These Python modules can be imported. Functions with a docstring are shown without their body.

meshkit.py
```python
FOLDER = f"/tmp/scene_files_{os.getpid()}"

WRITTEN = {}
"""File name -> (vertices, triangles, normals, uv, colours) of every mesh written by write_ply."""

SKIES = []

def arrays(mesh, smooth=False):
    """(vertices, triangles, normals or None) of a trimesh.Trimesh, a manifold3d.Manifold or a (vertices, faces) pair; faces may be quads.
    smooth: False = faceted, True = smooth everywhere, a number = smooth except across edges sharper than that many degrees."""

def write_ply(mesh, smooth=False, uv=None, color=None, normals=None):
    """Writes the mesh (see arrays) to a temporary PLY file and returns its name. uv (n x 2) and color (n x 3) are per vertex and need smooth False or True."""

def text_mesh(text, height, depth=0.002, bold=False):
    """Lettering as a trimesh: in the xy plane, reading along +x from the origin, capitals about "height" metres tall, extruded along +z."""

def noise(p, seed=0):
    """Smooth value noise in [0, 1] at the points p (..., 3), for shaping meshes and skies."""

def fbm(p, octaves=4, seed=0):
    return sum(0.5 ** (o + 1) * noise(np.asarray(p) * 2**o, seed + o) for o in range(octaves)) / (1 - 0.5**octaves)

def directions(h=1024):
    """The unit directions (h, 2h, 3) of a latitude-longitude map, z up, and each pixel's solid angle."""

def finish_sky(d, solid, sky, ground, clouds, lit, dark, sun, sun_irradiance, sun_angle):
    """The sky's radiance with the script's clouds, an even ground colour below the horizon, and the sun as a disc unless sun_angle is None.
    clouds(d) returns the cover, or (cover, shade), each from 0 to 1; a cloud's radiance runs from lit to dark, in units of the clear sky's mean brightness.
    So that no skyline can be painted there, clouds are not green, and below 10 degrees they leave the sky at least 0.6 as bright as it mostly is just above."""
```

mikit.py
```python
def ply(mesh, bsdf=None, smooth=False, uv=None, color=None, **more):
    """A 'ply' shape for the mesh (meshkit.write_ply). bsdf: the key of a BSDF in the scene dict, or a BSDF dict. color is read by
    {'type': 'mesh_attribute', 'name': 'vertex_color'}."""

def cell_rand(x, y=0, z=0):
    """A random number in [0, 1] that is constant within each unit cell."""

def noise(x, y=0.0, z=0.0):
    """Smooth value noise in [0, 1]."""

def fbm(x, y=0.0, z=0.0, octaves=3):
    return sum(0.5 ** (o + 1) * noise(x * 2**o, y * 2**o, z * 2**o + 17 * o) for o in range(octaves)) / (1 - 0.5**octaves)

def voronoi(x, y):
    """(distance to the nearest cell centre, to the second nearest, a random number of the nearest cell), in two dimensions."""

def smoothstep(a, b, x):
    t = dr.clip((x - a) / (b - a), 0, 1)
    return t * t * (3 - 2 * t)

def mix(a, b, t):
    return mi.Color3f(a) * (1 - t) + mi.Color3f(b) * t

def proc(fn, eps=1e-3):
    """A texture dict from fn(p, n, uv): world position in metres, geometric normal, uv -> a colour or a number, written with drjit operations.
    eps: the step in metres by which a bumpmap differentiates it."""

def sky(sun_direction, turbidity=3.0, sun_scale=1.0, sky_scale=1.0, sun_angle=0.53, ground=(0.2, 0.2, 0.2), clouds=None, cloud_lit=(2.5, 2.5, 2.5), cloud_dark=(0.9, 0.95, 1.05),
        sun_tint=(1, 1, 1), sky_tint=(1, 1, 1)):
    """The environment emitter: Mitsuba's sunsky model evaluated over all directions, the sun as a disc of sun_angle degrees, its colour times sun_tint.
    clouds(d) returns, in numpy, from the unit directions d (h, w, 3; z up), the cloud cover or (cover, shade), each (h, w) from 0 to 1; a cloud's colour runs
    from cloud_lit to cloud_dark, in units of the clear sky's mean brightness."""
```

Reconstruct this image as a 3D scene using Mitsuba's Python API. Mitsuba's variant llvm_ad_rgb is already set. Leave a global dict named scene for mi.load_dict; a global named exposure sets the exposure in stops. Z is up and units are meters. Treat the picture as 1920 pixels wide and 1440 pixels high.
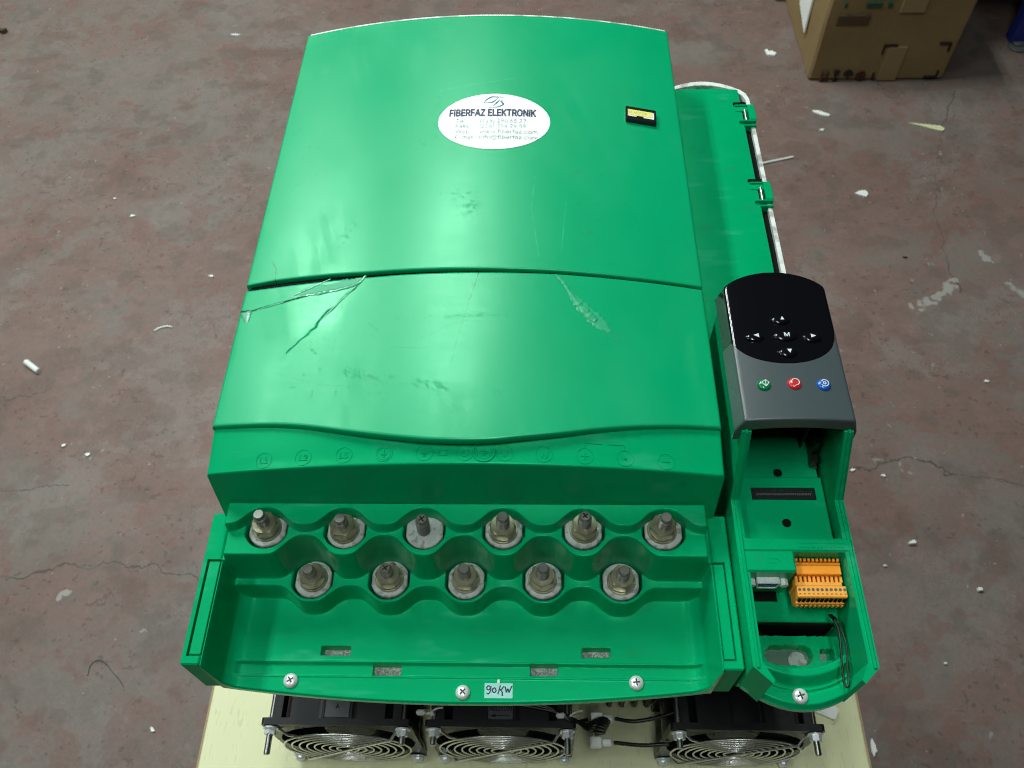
import math, numpy as np, trimesh, mitsuba as mi, drjit as dr, mikit, meshkit
import manifold3d as m3
from shapely.geometry import Polygon, Point, box as sbox
from mikit import proc, noise, fbm, smoothstep, mix

T = mi.ScalarTransform4f
scene, labels = {}, {}
rng = np.random.default_rng(7)

# ------------------------------------------------------------------ camera, lamps, exposure
CAM = np.array([0, 0, 0.6475])
FWD = np.array([-0.0310217, 0.5566091, -0.8301951])
exposure = 0.0
scene['camera'] = dict(type='thinlens', fov=61.58, fov_axis='x', aperture_radius=0.0006, focus_distance=0.44, near_clip=0.02, far_clip=60.0,
                       to_world=T().look_at(origin=CAM.tolist(), target=(CAM + FWD).tolist(), up=[0, 0.8306, 0.5569]))


def lamp(name, c, half, power, rot=0.0, label=None):
    """A ceiling luminaire: white housing with one or two glowing tubes facing down."""
    col = np.array([0.90, 1.0, 0.95]) * power
    m = T().translate(list(c)).rotate([0, 0, 1], rot)
    scene[name + '__housing'] = dict(type='cube', to_world=m @ T().translate([0, 0, 0.05]).scale([half[0] + 0.03, half[1] + 0.03, 0.04]), bsdf=dict(type='ref', id='white_paint'))
    for k, s in enumerate((-1, 1)):
        key = name + '__tube' + ('' if k == 0 else '_001')
        scene[key] = dict(type='rectangle', to_world=m @ T().translate([0, s * half[1] * 0.55, 0.0]).rotate([1, 0, 0], 180).scale([half[0], half[1] * 0.3, 1]),
                          emitter=dict(type='area', radiance=dict(type='rgb', value=col.tolist())), bsdf=dict(type='ref', id='white_paint'))
    labels[name] = dict(label=label, category='ceiling lamp')


lamp('ceiling_lamp', (-0.40, 2.20, 2.45), (0.60, 0.14), 74, 90, 'twin tube ceiling lamp in the nearer row, above the floor beyond the green drive')
lamp('ceiling_lamp_001', (-1.60, 2.15, 2.45), (0.60, 0.18), 104, 90, 'twin tube ceiling lamp in the left row, above the floor beyond the table')
lamp('ceiling_lamp_002', (0.05, -0.25, 2.45), (0.60, 0.12), 40, 90, 'twin tube ceiling lamp in the nearer row, above the near end of the table')
lamp('ceiling_lamp_003', (-1.60, -0.10, 2.45), (0.60, 0.12), 40, 90, 'twin tube ceiling lamp in the left row, behind the viewer')


# ------------------------------------------------------------------ materials
def rgb(*c):
    return dict(type='rgb', value=list(c))


def mat(name, base, rough=0.4, metal=0.0, spec=0.5, bump=None, scale=1.0, **more):
    b = base if isinstance(base, dict) else rgb(*base)
    d = dict(type='principled', base_color=b, roughness=rough if isinstance(rough, dict) else float(rough), metallic=float(metal), specular=float(spec), **more)
    if bump is not None:
        d = dict(type='bumpmap', arbitrary=bump, scale=scale, bsdf=d)
    scene[name] = dict(type='twosided', bsdf=d)


def seg(x, y, pts):
    """Distance from (x, y) to a polyline."""
    best = mi.Float(9.0)
    for (ax, ay), (bx, by) in zip(pts[:-1], pts[1:]):
        dx, dy = bx - ax, by - ay
        t = dr.clip(((x - ax) * dx + (y - ay) * dy) / (dx * dx + dy * dy), 0, 1)
        best = dr.minimum(best, dr.square(x - ax - t * dx) + dr.square(y - ay - t * dy))
    return dr.sqrt(best)


GREEN = (0.004, 0.42, 0.175)
CRACK = [(-0.0891, 0.2944), (-0.0953, 0.2846), (-0.1057, 0.2716), (-0.1177, 0.2554), (-0.1244, 0.247)]
CRACK2 = [(-0.1557, 0.2782), (-0.1487, 0.2777), (-0.1325, 0.2807), (-0.1199, 0.2832)]
HAIR = [[(-0.0307, 0.2932), (-0.0348, 0.2749)], [(-0.0348, 0.2749), (-0.038, 0.2587), (-0.042, 0.2362)], [(-0.0716, 0.246), (-0.052, 0.2452)],
        [(-0.085, 0.262), (-0.079, 0.257)], [(-0.128, 0.2355), (-0.105, 0.2265), (-0.09, 0.2245)], [(0.0, 0.305), (-0.004, 0.340), (-0.002, 0.365)],
        [(-0.06, 0.44), (-0.01, 0.452)], [(0.012, 0.31), (0.015, 0.345)], [(-0.035, 0.262), (-0.046, 0.258), (-0.06, 0.2495)],
        [(-0.1395, 0.2967), (-0.1405, 0.305), (-0.1436, 0.311)]]


def cover_rub(x, y):
    s = seg(x, y, [(-0.1085, 0.2366), (-0.0948, 0.2335), (-0.0786, 0.2294), (-0.0603, 0.2252), (-0.0399, 0.2215), (-0.0198, 0.2187)])
    rub = (1 - smoothstep(0.0004, 0.0045, s)) * smoothstep(0.40, 0.72, fbm(x * 700 + y * 500, y * 500 - x * 150, 1, 3)) * smoothstep(0.25, 0.6, noise(x * 130, y * 90, 17))
    s2 = seg(x, y, [(-0.095, 0.2255), (-0.062, 0.2185), (-0.045, 0.2125)])
    rub = dr.maximum(rub, (1 - smoothstep(0.002, 0.012, s2)) * smoothstep(0.48, 0.78, fbm(x * 500 + y * 700, y * 350 - x * 200, 3, 3)) * smoothstep(0.3, 0.65, noise(x * 110, y * 110, 19)) * 0.55)
    s3 = seg(x, y, [(-0.0716, 0.2641), (-0.0026, 0.266)])
    rub = dr.maximum(rub, (1 - smoothstep(0.0005, 0.0022, s3)) * smoothstep(0.60, 0.80, noise(x * 500, y * 600, 5)) * 0.5)
    s4 = seg(x, y, [(-0.055, 0.352), (-0.038, 0.349), (-0.037, 0.338)])
    rub = dr.maximum(rub, (1 - smoothstep(0.001, 0.008, s4)) * smoothstep(0.55, 0.80, fbm(x * 600 + y * 400, y * 500 - x * 300, 8, 3)) * 0.8)
    s5 = seg(x, y, [(0.0277, 0.2627), (0.0342, 0.2579), (0.0405, 0.252)])
    rub = dr.maximum(rub, (1 - smoothstep(0.001, 0.005, s5)) * smoothstep(0.45, 0.7, noise(x * 800, y * 800, 9)) * 0.7)
    s6 = seg(x, y, [(-0.102, 0.33), (-0.105, 0.318)])
    rub = dr.maximum(rub, (1 - smoothstep(0.001, 0.006, s6)) * smoothstep(0.62, 0.74, noise(x * 600, y * 600, 11)) * 0.8)
    spots = smoothstep(0.90, 0.93, noise(x * 520, y * 420, 21)) * smoothstep(0.55, 0.8, noise(x * 30, y * 30, 2))
    rub = dr.maximum(rub, spots * 0.7)
    return rub


def green_cover(p, n, uv):
    x, y = p.x, p.y
    v = fbm(x * 40, y * 25, 0, 3)
    c = mix((0.0005, 0.305, 0.122), (0.001, 0.335, 0.142), v)
    jx, jy = (noise(x * 260, y * 260, 71) - 0.5) * 0.0026, (noise(x * 260, y * 260, 77) - 0.5) * 0.0026
    d1 = seg(x + jx, y + jy, CRACK) + (noise(x * 900, y * 900) - 0.5) * 0.0005
    c = mix(c, (0.002, 0.05, 0.025), 0.85 * (1 - smoothstep(0.00012, 0.00045, d1)))
    d2 = seg(x, y, CRACK2) + (noise(x * 700, y * 700) - 0.5) * 0.0006
    c = mix(c, (0.004, 0.05, 0.025), 1 - smoothstep(0.0003, 0.0008, d2))
    for i, h in enumerate(HAIR):
        d = seg(x, y, h) + (noise(x * 400, y * 400, i) - 0.5) * 0.0005
        tone = (0.004, 0.06, 0.03) if i in (0, 9) else (0.03, 0.42, 0.22) if i in (5, 6, 7) else (0.004, 0.22, 0.10)
        c = mix(c, tone, (1 - smoothstep(0.0001, 0.00035, d)) * (0.8 if i in (0, 9) else 0.5))
    return mix(c, (0.006, 0.17, 0.08), cover_rub(x, y) * 0.34)


def cover_rough(p, n, uv):
    v = fbm(p.x * 30, p.y * 18, 1, 3)
    streak = noise(p.x * 60 + p.y * 15, p.y * 700, 3) * 0.6 + noise(p.x * 900, p.y * 40, 4) * 0.4
    dull = smoothstep(0.50, 0.68, fbm(p.x * 22 + 4, p.y * 13 + 7, 6, 4))
    haze = smoothstep(0.52, 0.75, noise(p.x * 240 + p.y * 60, p.y * 30, 8)) * smoothstep(0.45, 0.7, fbm(p.x * 25, p.y * 25, 2, 2))
    crk = dr.minimum(seg(p.x + (noise(p.x * 260, p.y * 260, 71) - 0.5) * 0.0026, p.y + (noise(p.x * 260, p.y * 260, 77) - 0.5) * 0.0026, CRACK), seg(p.x, p.y, CRACK2))
    return dr.minimum(0.6 * (1 - smoothstep(0.0004, 0.0010, crk)) + 0.255 + 0.10 * v + 0.035 * streak + 0.08 * dull + 0.05 * haze + 0.16 * cover_rub(p.x, p.y), 0.7)


def green_wear(p, n, uv):
    v = fbm(p.x * 60, p.y * 60, p.z * 60, 3)
    c = mix((0.0005, 0.290, 0.110), (0.001, 0.325, 0.128), v)
    dirt = smoothstep(0.60, 0.85, fbm(p.x * 90 + 3, p.y * 120, p.z * 90, 3)) * 0.25
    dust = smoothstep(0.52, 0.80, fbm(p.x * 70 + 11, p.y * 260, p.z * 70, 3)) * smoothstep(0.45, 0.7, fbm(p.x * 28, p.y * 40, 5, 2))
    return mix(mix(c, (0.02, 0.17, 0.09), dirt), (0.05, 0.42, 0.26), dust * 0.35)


def wear_rough(p, n, uv):
    return 0.22 + 0.12 * fbm(p.x * 45, p.y * 45, p.z * 45, 3)


FLOOR_CRACKS = [
    ([(-1.3, 0.52), (-0.932, 0.537), (-0.896, 0.535), (-0.864, 0.542), (-0.835, 0.557), (-0.811, 0.56), (-0.783, 0.554), (-0.751, 0.558), (-0.714, 0.56), (-0.666, 0.555), (-0.635, 0.546), (-0.579, 0.534), (-0.3, 0.56)], 0.0022),
    ([(0.45, 0.74), (0.559, 0.748), (0.6, 0.751), (0.637, 0.766), (0.672, 0.773), (0.708, 0.763), (0.732, 0.747), (0.794, 0.732), (0.865, 0.715), (1.1, 0.70)], 0.0018),
    ([(1.035, 1.816), (0.978, 1.697), (0.928, 1.566), (0.908, 1.486), (0.879, 1.393), (0.876, 1.329), (0.869, 1.244), (0.875, 1.16)], 0.0022),
    ([(-1.2, 0.70), (-0.991, 0.703), (-0.933, 0.706), (-0.865, 0.714)], 0.0014), ([(-1.1, 0.90), (-1.0, 0.905), (-0.97, 0.93)], 0.0014)]
SMEARS = [([(0.77, 1.125), (0.83, 1.155), (0.872, 1.195)], 0.010), ([(0.95, 1.27), (0.965, 1.25)], 0.008), ([(0.985, 1.18), (1.0, 1.155)], 0.012), ([(-0.80, 0.51), (-0.815, 0.495)], 0.006)]


def floor_color(p, n, uv):
    x, y = p.x, p.y
    wx, wy = fbm(x * 5, y * 5, 21, 3) - 0.5, fbm(x * 5, y * 5, 27, 3) - 0.5
    big = fbm(x * 1.9 + 5 + wx, y * 2.4 + 2 + wy, 0, 4)
    mid = fbm(x * 8 + 1.3 + wx * 2, y * 10 + wy * 2, 4, 5)
    fine = fbm(x * 42, y * 50, 9, 4)
    vfine = fbm(x * 190, y * 190, 11, 3)
    grit = noise(x * 420, y * 420, 13)
    grey = mix((0.160, 0.129, 0.114), (0.196, 0.163, 0.147), fine)
    red = mix((0.160, 0.098, 0.085), (0.196, 0.126, 0.111), fine)
    w = smoothstep(0.28, 0.54, mid * 0.42 + big * 0.58 + (fine - 0.5) * 0.36)
    c = mix(grey, red, w * 0.85)
    worn = smoothstep(0.56, 0.60, fbm(x * 7 + 9 + wx, y * 9 + wy, 2, 5) * 0.66 + fine * 0.26 + grit * 0.08)
    c = mix(c, (0.190, 0.168, 0.153), worn * 0.45)
    deep = smoothstep(0.55, 0.62, fbm(x * 13 + 2 + wx * 2, y * 17 + 4 + wy * 2, 7, 4) * 0.58 + fine * 0.37 + grit * 0.05)
    c = mix(c, (0.150, 0.074, 0.060), deep * 0.38)
    stain = smoothstep(0.54, 0.72, fbm(x * 19 + 7, y * 23, 15, 4))
    c = mix(c, (0.098, 0.074, 0.062), stain * 0.34)
    c = c * (0.88 + 0.16 * vfine + 0.10 * grit) * (0.95 + 0.10 * fine) * (0.88 + 0.24 * fbm(x * 2.4, y * 2.4, 41, 2))
    fleck = smoothstep(0.76, 0.82, noise(x * 95 + 3, y * 115, 31) * 0.72 + noise(x * 260, y * 260, 33) * 0.28)
    c = mix(c, (0.062, 0.042, 0.035), fleck * 0.38 * smoothstep(0.38, 0.56, mid))
    wfleck = smoothstep(0.92, 0.94, noise(x * 70 + 31, y * 70, 5) * 0.85 + noise(x * 240, y * 240, 6) * 0.15)
    c = mix(c, (0.42, 0.41, 0.39), wfleck * 0.35)
    for i, (pts, wd) in enumerate(FLOOR_CRACKS):
        d = seg(x + (noise(x * 45, y * 45, i) - 0.5) * 0.014 + (noise(x * 160, y * 160, i) - 0.5) * 0.005, y + (noise(x * 45, y * 45, i + 9) - 0.5) * 0.014 + (noise(x * 160, y * 160, i + 9) - 0.5) * 0.005, pts)
        k = smoothstep(0.25, 0.5, noise(x * 14, y * 14, 40 + i))
        c = mix(c, (0.075, 0.065, 0.06), (1 - smoothstep(wd * 0.35, wd * 1.1, d)) * (0.40 + 0.5 * k))
    for i, (pts, wd) in enumerate(SMEARS):
        d = seg(x, y, pts) + (noise(x * 110, y * 110, 60 + i) - 0.5) * 0.02
        c = mix(c, (0.42, 0.43, 0.40), (1 - smoothstep(wd * 0.3, wd, d)) * 0.55)
    return c


def floor_rough(p, n, uv):
    return 0.48 + 0.25 * fbm(p.x * 9, p.y * 9, 3, 3)


def wood_color(p, n, uv):
    x, y = p.x, p.y
    c = mix((0.58, 0.59, 0.35), (0.64, 0.65, 0.41), fbm(x * 30, y * 5, 2, 3))
    c = mix(c, (0.46, 0.44, 0.25), smoothstep(0.80, 0.92, noise(x * 900, y * 130, 4)) * 0.45)
    c = mix(c, (0.54, 0.53, 0.32), noise(x * 220, y * 14, 6) * 0.15)
    return c


def card_color(p, n, uv):
    f = fbm(p.x * 9, p.y * 9, p.z * 9, 3)
    fl = noise(p.x * 160 + p.y * 160, 0, p.z * 20) * 0.5 + 0.5 * noise(p.x * 60 + p.y * 60, 2, p.z * 300)
    c = mix((0.215, 0.148, 0.068), (0.27, 0.19, 0.092), f)
    return c * (0.92 + 0.16 * fl)


def brush(p, n, uv):
    f = fbm(p.x * 300, p.y * 300, p.z * 300, 3)
    return mix((0.42, 0.43, 0.41), (0.66, 0.67, 0.64), f)


def zinc(p, n, uv):
    f = fbm(p.x * 420, p.y * 420, p.z * 300, 3)
    return mix((0.24, 0.222, 0.15), (0.48, 0.455, 0.32), f)


def tin(p, n, uv):
    f = fbm(p.x * 500, p.y * 500, p.z * 200, 4)
    c = mix((0.25, 0.272, 0.263), (0.44, 0.47, 0.457), f)
    return mix(c, (0.10, 0.11, 0.10), smoothstep(0.62, 0.74, noise(p.x * 600, p.y * 600, 2)) * 0.5)


def foam_color(p, n, uv):
    f = noise(p.x * 2200, p.y * 2200, 1)
    return mix((0.16, 0.17, 0.16), (0.38, 0.40, 0.38), smoothstep(0.25, 0.85, f))


def rim_color(p, n, uv):
    f = fbm(p.x * 160, p.y * 160, p.z * 160, 4)
    return mix((0.36, 0.38, 0.36), (0.74, 0.78, 0.75), smoothstep(0.3, 0.55, f))


mat('green_cover', proc(green_cover), proc(cover_rough), spec=0.55, spec_tint=0.45)
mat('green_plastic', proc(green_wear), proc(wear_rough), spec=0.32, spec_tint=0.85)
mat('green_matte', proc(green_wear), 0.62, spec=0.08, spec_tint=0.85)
mat('floor_paint', proc(floor_color), proc(floor_rough), spec=0.35)
mat('pale_wood', proc(wood_color), 0.45)
mat('wood_edge', (0.36, 0.25, 0.15), 0.6)
mat('cardboard', proc(card_color), 0.8, spec=0.2)
mat('card_dark', (0.085, 0.06, 0.036), 0.85, spec=0.2)
mat('packing_tape', (0.27, 0.195, 0.095), 0.35)
mat('ink', (0.012, 0.010, 0.010), 0.6)
mat('ink_red', (0.075, 0.022, 0.016), 0.7)
mat('ink_green', (0.01, 0.07, 0.035), 0.7)
mat('paper', (0.78, 0.80, 0.78), 0.6)
mat('sticker_white', (0.84, 0.86, 0.86), 0.35)
mat('ink_navy', (0.006, 0.008, 0.055), 0.5)
mat('ink_teal', (0.02, 0.09, 0.085), 0.5)
mat('ink_logo', (0.01, 0.10, 0.17), 0.5)
mat('plate_yellow', (0.78, 0.74, 0.22), 0.4)
mat('plate_text', (0.45, 0.40, 0.12), 0.5)
mat('black_plastic', (0.008, 0.0085, 0.009), 0.38)
mat('black_satin', (0.007, 0.008, 0.010), 0.33)
mat('black_gloss', (0.004, 0.004, 0.0055), 0.10, spec=0.6)
mat('grey_label', (0.06, 0.07, 0.074), 0.4)
mat('grey_keypad', (0.052, 0.068, 0.074), 0.36)
mat('dark_metal', (0.035, 0.032, 0.028), 0.55)
mat('void', (0.004, 0.006, 0.005), 0.8, spec=0.1)
mat('steel', proc(brush), 0.30, 1.0)
mat('chrome', (0.80, 0.81, 0.79), 0.34, 0.95)
mat('zinc_yellow', proc(zinc), 0.28, 0.88)
mat('tin_plate', proc(tin), 0.42, 0.15)
mat('stud_steel', (0.19, 0.192, 0.172), 0.30, 0.5)
mat('screw_steel', (0.72, 0.75, 0.76), 0.28, 0.35)
mat('foam', proc(foam_color), 0.9)
mat('alu_rim', proc(rim_color), 0.5, 0.2)
mat('fin_grey', (0.028, 0.027, 0.024), 0.5, 0.3)
mat('hole_grey', (0.05, 0.12, 0.08), 0.6)
mat('orange_plastic', (0.88, 0.30, 0.018), 0.42)
mat('orange_pale', (0.82, 0.34, 0.045), 0.5)
mat('blue_plastic', (0.01, 0.035, 0.16), 0.4)
mat('blue_paint', (0.012, 0.022, 0.20), 0.4)
mat('white_plastic', (0.72, 0.74, 0.70), 0.4)
mat('white_paint', (0.75, 0.76, 0.75), 0.5)
mat('button_green', (0.006, 0.17, 0.065), 0.16)
mat('button_red', (0.52, 0.03, 0.03), 0.16)
mat('button_blue', (0.008, 0.10, 0.42), 0.16)
mat('symbol_white', (0.62, 0.66, 0.67), 0.4)
mat('tag_film', (0.28, 0.58, 0.52), 0.3)
mat('glue', (0.04, 0.33, 0.17), 0.16, spec=0.7, clearcoat=0.5)
mat('glue_film', (0.012, 0.34, 0.155), 0.50, spec=0.5)
mat('glue_pale', (0.12, 0.40, 0.26), 0.25, spec=0.7)
mat('cable_black', (0.007, 0.007, 0.008), 0.35)
mat('rack_grey', (0.10, 0.10, 0.10), 0.6)


# ------------------------------------------------------------------ mesh helpers
def add(name, mesh, m, smooth=35, label=None, cat=None, group=None, kind=None):
    key, k = name, 0
    while key in scene or key in labels:
        k += 1
        key = f'{name}_{k:03d}'
    scene[key] = mikit.ply(mesh, m, smooth=smooth)
    e = {a: b for a, b in dict(label=label, category=cat, group=group, kind=kind).items() if b}
    if e:
        labels[key] = e
    return key


def cat(*ms):
    return trimesh.util.concatenate([m for m in ms])


def tm(man):
    m = man.to_mesh()
    return trimesh.Trimesh(np.array(m.vert_properties[:, :3]), np.array(m.tri_verts), process=False)


def man(m):
    return m3.Manifold(m3.Mesh(vert_properties=np.asarray(m.vertices, np.float32), tri_verts=np.asarray(m.faces, np.uint32)))


def box(x0, x1, y0, y1, z0, z1, c=0.0006):
    lo, hi = np.array([x0, y0, z0]), np.array([x1, y1, z1])
    c = min(c, 0.45 * (hi - lo).min())
    pts = []
    for s in np.ndindex(2, 2, 2):
        s = np.array(s)
        base, d = np.where(s, hi, lo), np.where(s, -c, c)
        for k in range(3):
            q = base + d
            q[k] = base[k]
            pts.append(q)
    return trimesh.convex.convex_hull(np.array(pts))


def extr(poly, z0, z1):
    return cat(*[trimesh.creation.extrude_polygon(g, z1 - z0, engine='earcut').apply_translation([0, 0, z0]) for g in getattr(poly, 'geoms', [poly])])


def frame_from(d):
    d = np.asarray(d, float) / np.linalg.norm(d)
    u = np.cross(d, [0, 0, 1] if abs(d[2]) < 0.9 else [1, 0, 0])
    u /= np.linalg.norm(u)
    return d, u, np.cross(d, u)


def tube(pts, r, n=8, close=False):
    pts = np.asarray(pts, float)
    N = len(pts)
    r = np.broadcast_to(r, N)
    tan = np.roll(pts, -1, 0) - np.roll(pts, 1, 0) if close else np.gradient(pts, axis=0)
    tan /= np.linalg.norm(tan, axis=1, keepdims=True)
    _, u, _ = frame_from(tan[0])
    rings = []
    for i in range(N):
        u = u - tan[i] * (u @ tan[i])
        u /= np.linalg.norm(u)
        w = np.cross(tan[i], u)
        a = np.arange(n) * 2 * math.pi / n
        rings.append(pts[i] + r[i] * (np.cos(a)[:, None] * u + np.sin(a)[:, None] * w))
    v = np.vstack(rings)
    f = []
    for i in range(N if close else N - 1):
        j = (i + 1) % N
        for k in range(n):
            a, b, c, d = i * n + k, i * n + (k + 1) % n, j * n + (k + 1) % n, j * n + k
            f += [[a, b, c], [a, c, d]]
    if not close:
        v = np.vstack([v, pts[:1], pts[-1:]])
        for k in range(n):
            f += [[N * n, (k + 1) % n, k], [N * n + 1, (N - 1) * n + k, (N - 1) * n + (k + 1) % n]]
    return trimesh.Trimesh(v, f, process=False)


def spline(pts, n=40):
    """Catmull-Rom through the points."""
    p = np.asarray(pts, float)
    p = np.vstack([2 * p[0] - p[1], p, 2 * p[-1] - p[-2]])
    out = []
    m = len(p) - 3
    for t in np.linspace(0, m - 1e-6, n):
        i = int(t)
        s = t - i
        a, b, c, d = p[i:i + 4]
        out.append(0.5 * (2 * b + (c - a) * s + (2 * a - 5 * b + 4 * c - d) * s * s + (3 * b - a - 3 * c + d) * s ** 3))
    return np.array(out)


def lathe(profile, n=24, center=(0, 0, 0), axis=(0, 0, 1)):
    """Revolves (r, h) pairs about the axis."""
    d, u, w = frame_from(axis)
    c = np.asarray(center, float)
    v, f = [], []
    for r, h in profile:
        a = np.arange(n) * 2 * math.pi / n
        v.append(c + d * h + r * (np.cos(a)[:, None] * u + np.sin(a)[:, None] * w))
    for i in range(len(profile) - 1):
        for k in range(n):
            a, b = i * n + k, i * n + (k + 1) % n
            f += [[a, b, b + n], [a, b + n, a + n]]
    m = trimesh.Trimesh(np.vstack(v), f, process=False)
    m.merge_vertices()
    m.update_faces(m.nondegenerate_faces())
    return m


def cyl(p0, p1, r, n=20, ch=0.0):
    p0, p1 = np.asarray(p0, float), np.asarray(p1, float)
    L = np.linalg.norm(p1 - p0)
    ch = min(ch, 0.4 * L, 0.6 * r)
    return lathe([(0, 0), (r - ch, 0), (r, ch), (r, L - ch), (r - ch, L), (0, L)], n, p0, p1 - p0)


def grid(P, skirt=None):
    """A mesh over the (ny, nx, 3) points, normals towards +z; skirt: the z to which a closed rim is dropped."""
    ny, nx = P.shape[:2]
    v = P.reshape(-1, 3)
    idx = np.arange(ny * nx).reshape(ny, nx)
    a, b, c, d = idx[:-1, :-1].ravel(), idx[:-1, 1:].ravel(), idx[1:, 1:].ravel(), idx[1:, :-1].ravel()
    f = [np.stack([a, b, c], 1), np.stack([a, c, d], 1)]
    if skirt is not None:
        loop = np.concatenate([idx[0, :-1], idx[:-1, -1], idx[-1, :0:-1], idx[:0:-1, 0]])
        low = v[loop].copy()
        low[:, 2] = skirt if np.isscalar(skirt) else low[:, 2] - skirt[0]
        n0, L = len(v), len(loop)
        k = np.arange(L)
        j = (k + 1) % L
        f += [np.stack([loop[k], n0 + k, n0 + j], 1), np.stack([loop[k], n0 + j, loop[j]], 1)]
        v = np.vstack([v, low])
    return trimesh.Trimesh(v, np.vstack(f), process=False)


def sst(a, b, x):
    t = np.clip((x - a) / (b - a), 0, 1)
    return t * t * (3 - 2 * t)


def text(s, height, width=None, depth=0.0002, bold=False, squash=1.0):
    m = meshkit.text_mesh(s, height, depth, bold)
    w = m.bounds[1, 0] - m.bounds[0, 0]
    if width:
        m.apply_scale([width / w, squash, 1])
    m.apply_translation([-m.bounds[0, 0], 0, 0])
    return m


def ribbon(pts, w, z=0.0, h=0.00015):
    """A flat pen stroke of width w (number or array) through (x, y) points, thickness h."""
    pts = np.asarray(pts, float)
    w = np.broadcast_to(w, len(pts)) / 2
    t = np.gradient(pts, axis=0)
    t /= np.linalg.norm(t, axis=1, keepdims=True) + 1e-12
    nrm = np.stack([-t[:, 1], t[:, 0]], 1)
    l, r = pts + nrm * w[:, None], pts - nrm * w[:, None]
    P = np.stack([np.c_[r, np.full(len(pts), z + h)], np.c_[l, np.full(len(pts), z + h)]], 1)
    m = grid(P.transpose(1, 0, 2), skirt=z)
    if m.face_normals[0][2] < 0:
        m.invert()
    return m


# ------------------------------------------------------------------ setting
FZ = -0.75
add('floor', grid(np.array([[[-7, -5, FZ], [7, -5, FZ]], [[-7, 9, FZ], [7, 9, FZ]]], float)), 'floor_paint', False, kind='structure',
    label='worn concrete floor with patchy red paint and cracks')

t = 'work_table'
labels[t] = dict(label='pale wooden table top under the green motor drive', category='table')
add(t + '__table_top', box(-0.2405, 0.2295, -0.06, 0.60, -0.0195, 0, 0.0012), 'pale_wood')
for ex_ in (-0.2417, 0.2295):
    add(t + '__edge_band', box(ex_, ex_ + 0.0012, -0.06, 0.60, -0.0195, -0.0006, 0.0003), 'wood_edge')
for sx in (-0.20, 0.19):
    for sy in (0.02, 0.54):
        add(t + '__leg', box(sx - 0.02, sx + 0.02, sy - 0.02, sy + 0.02, FZ, -0.0195, 0.002), 'dark_metal')

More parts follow.
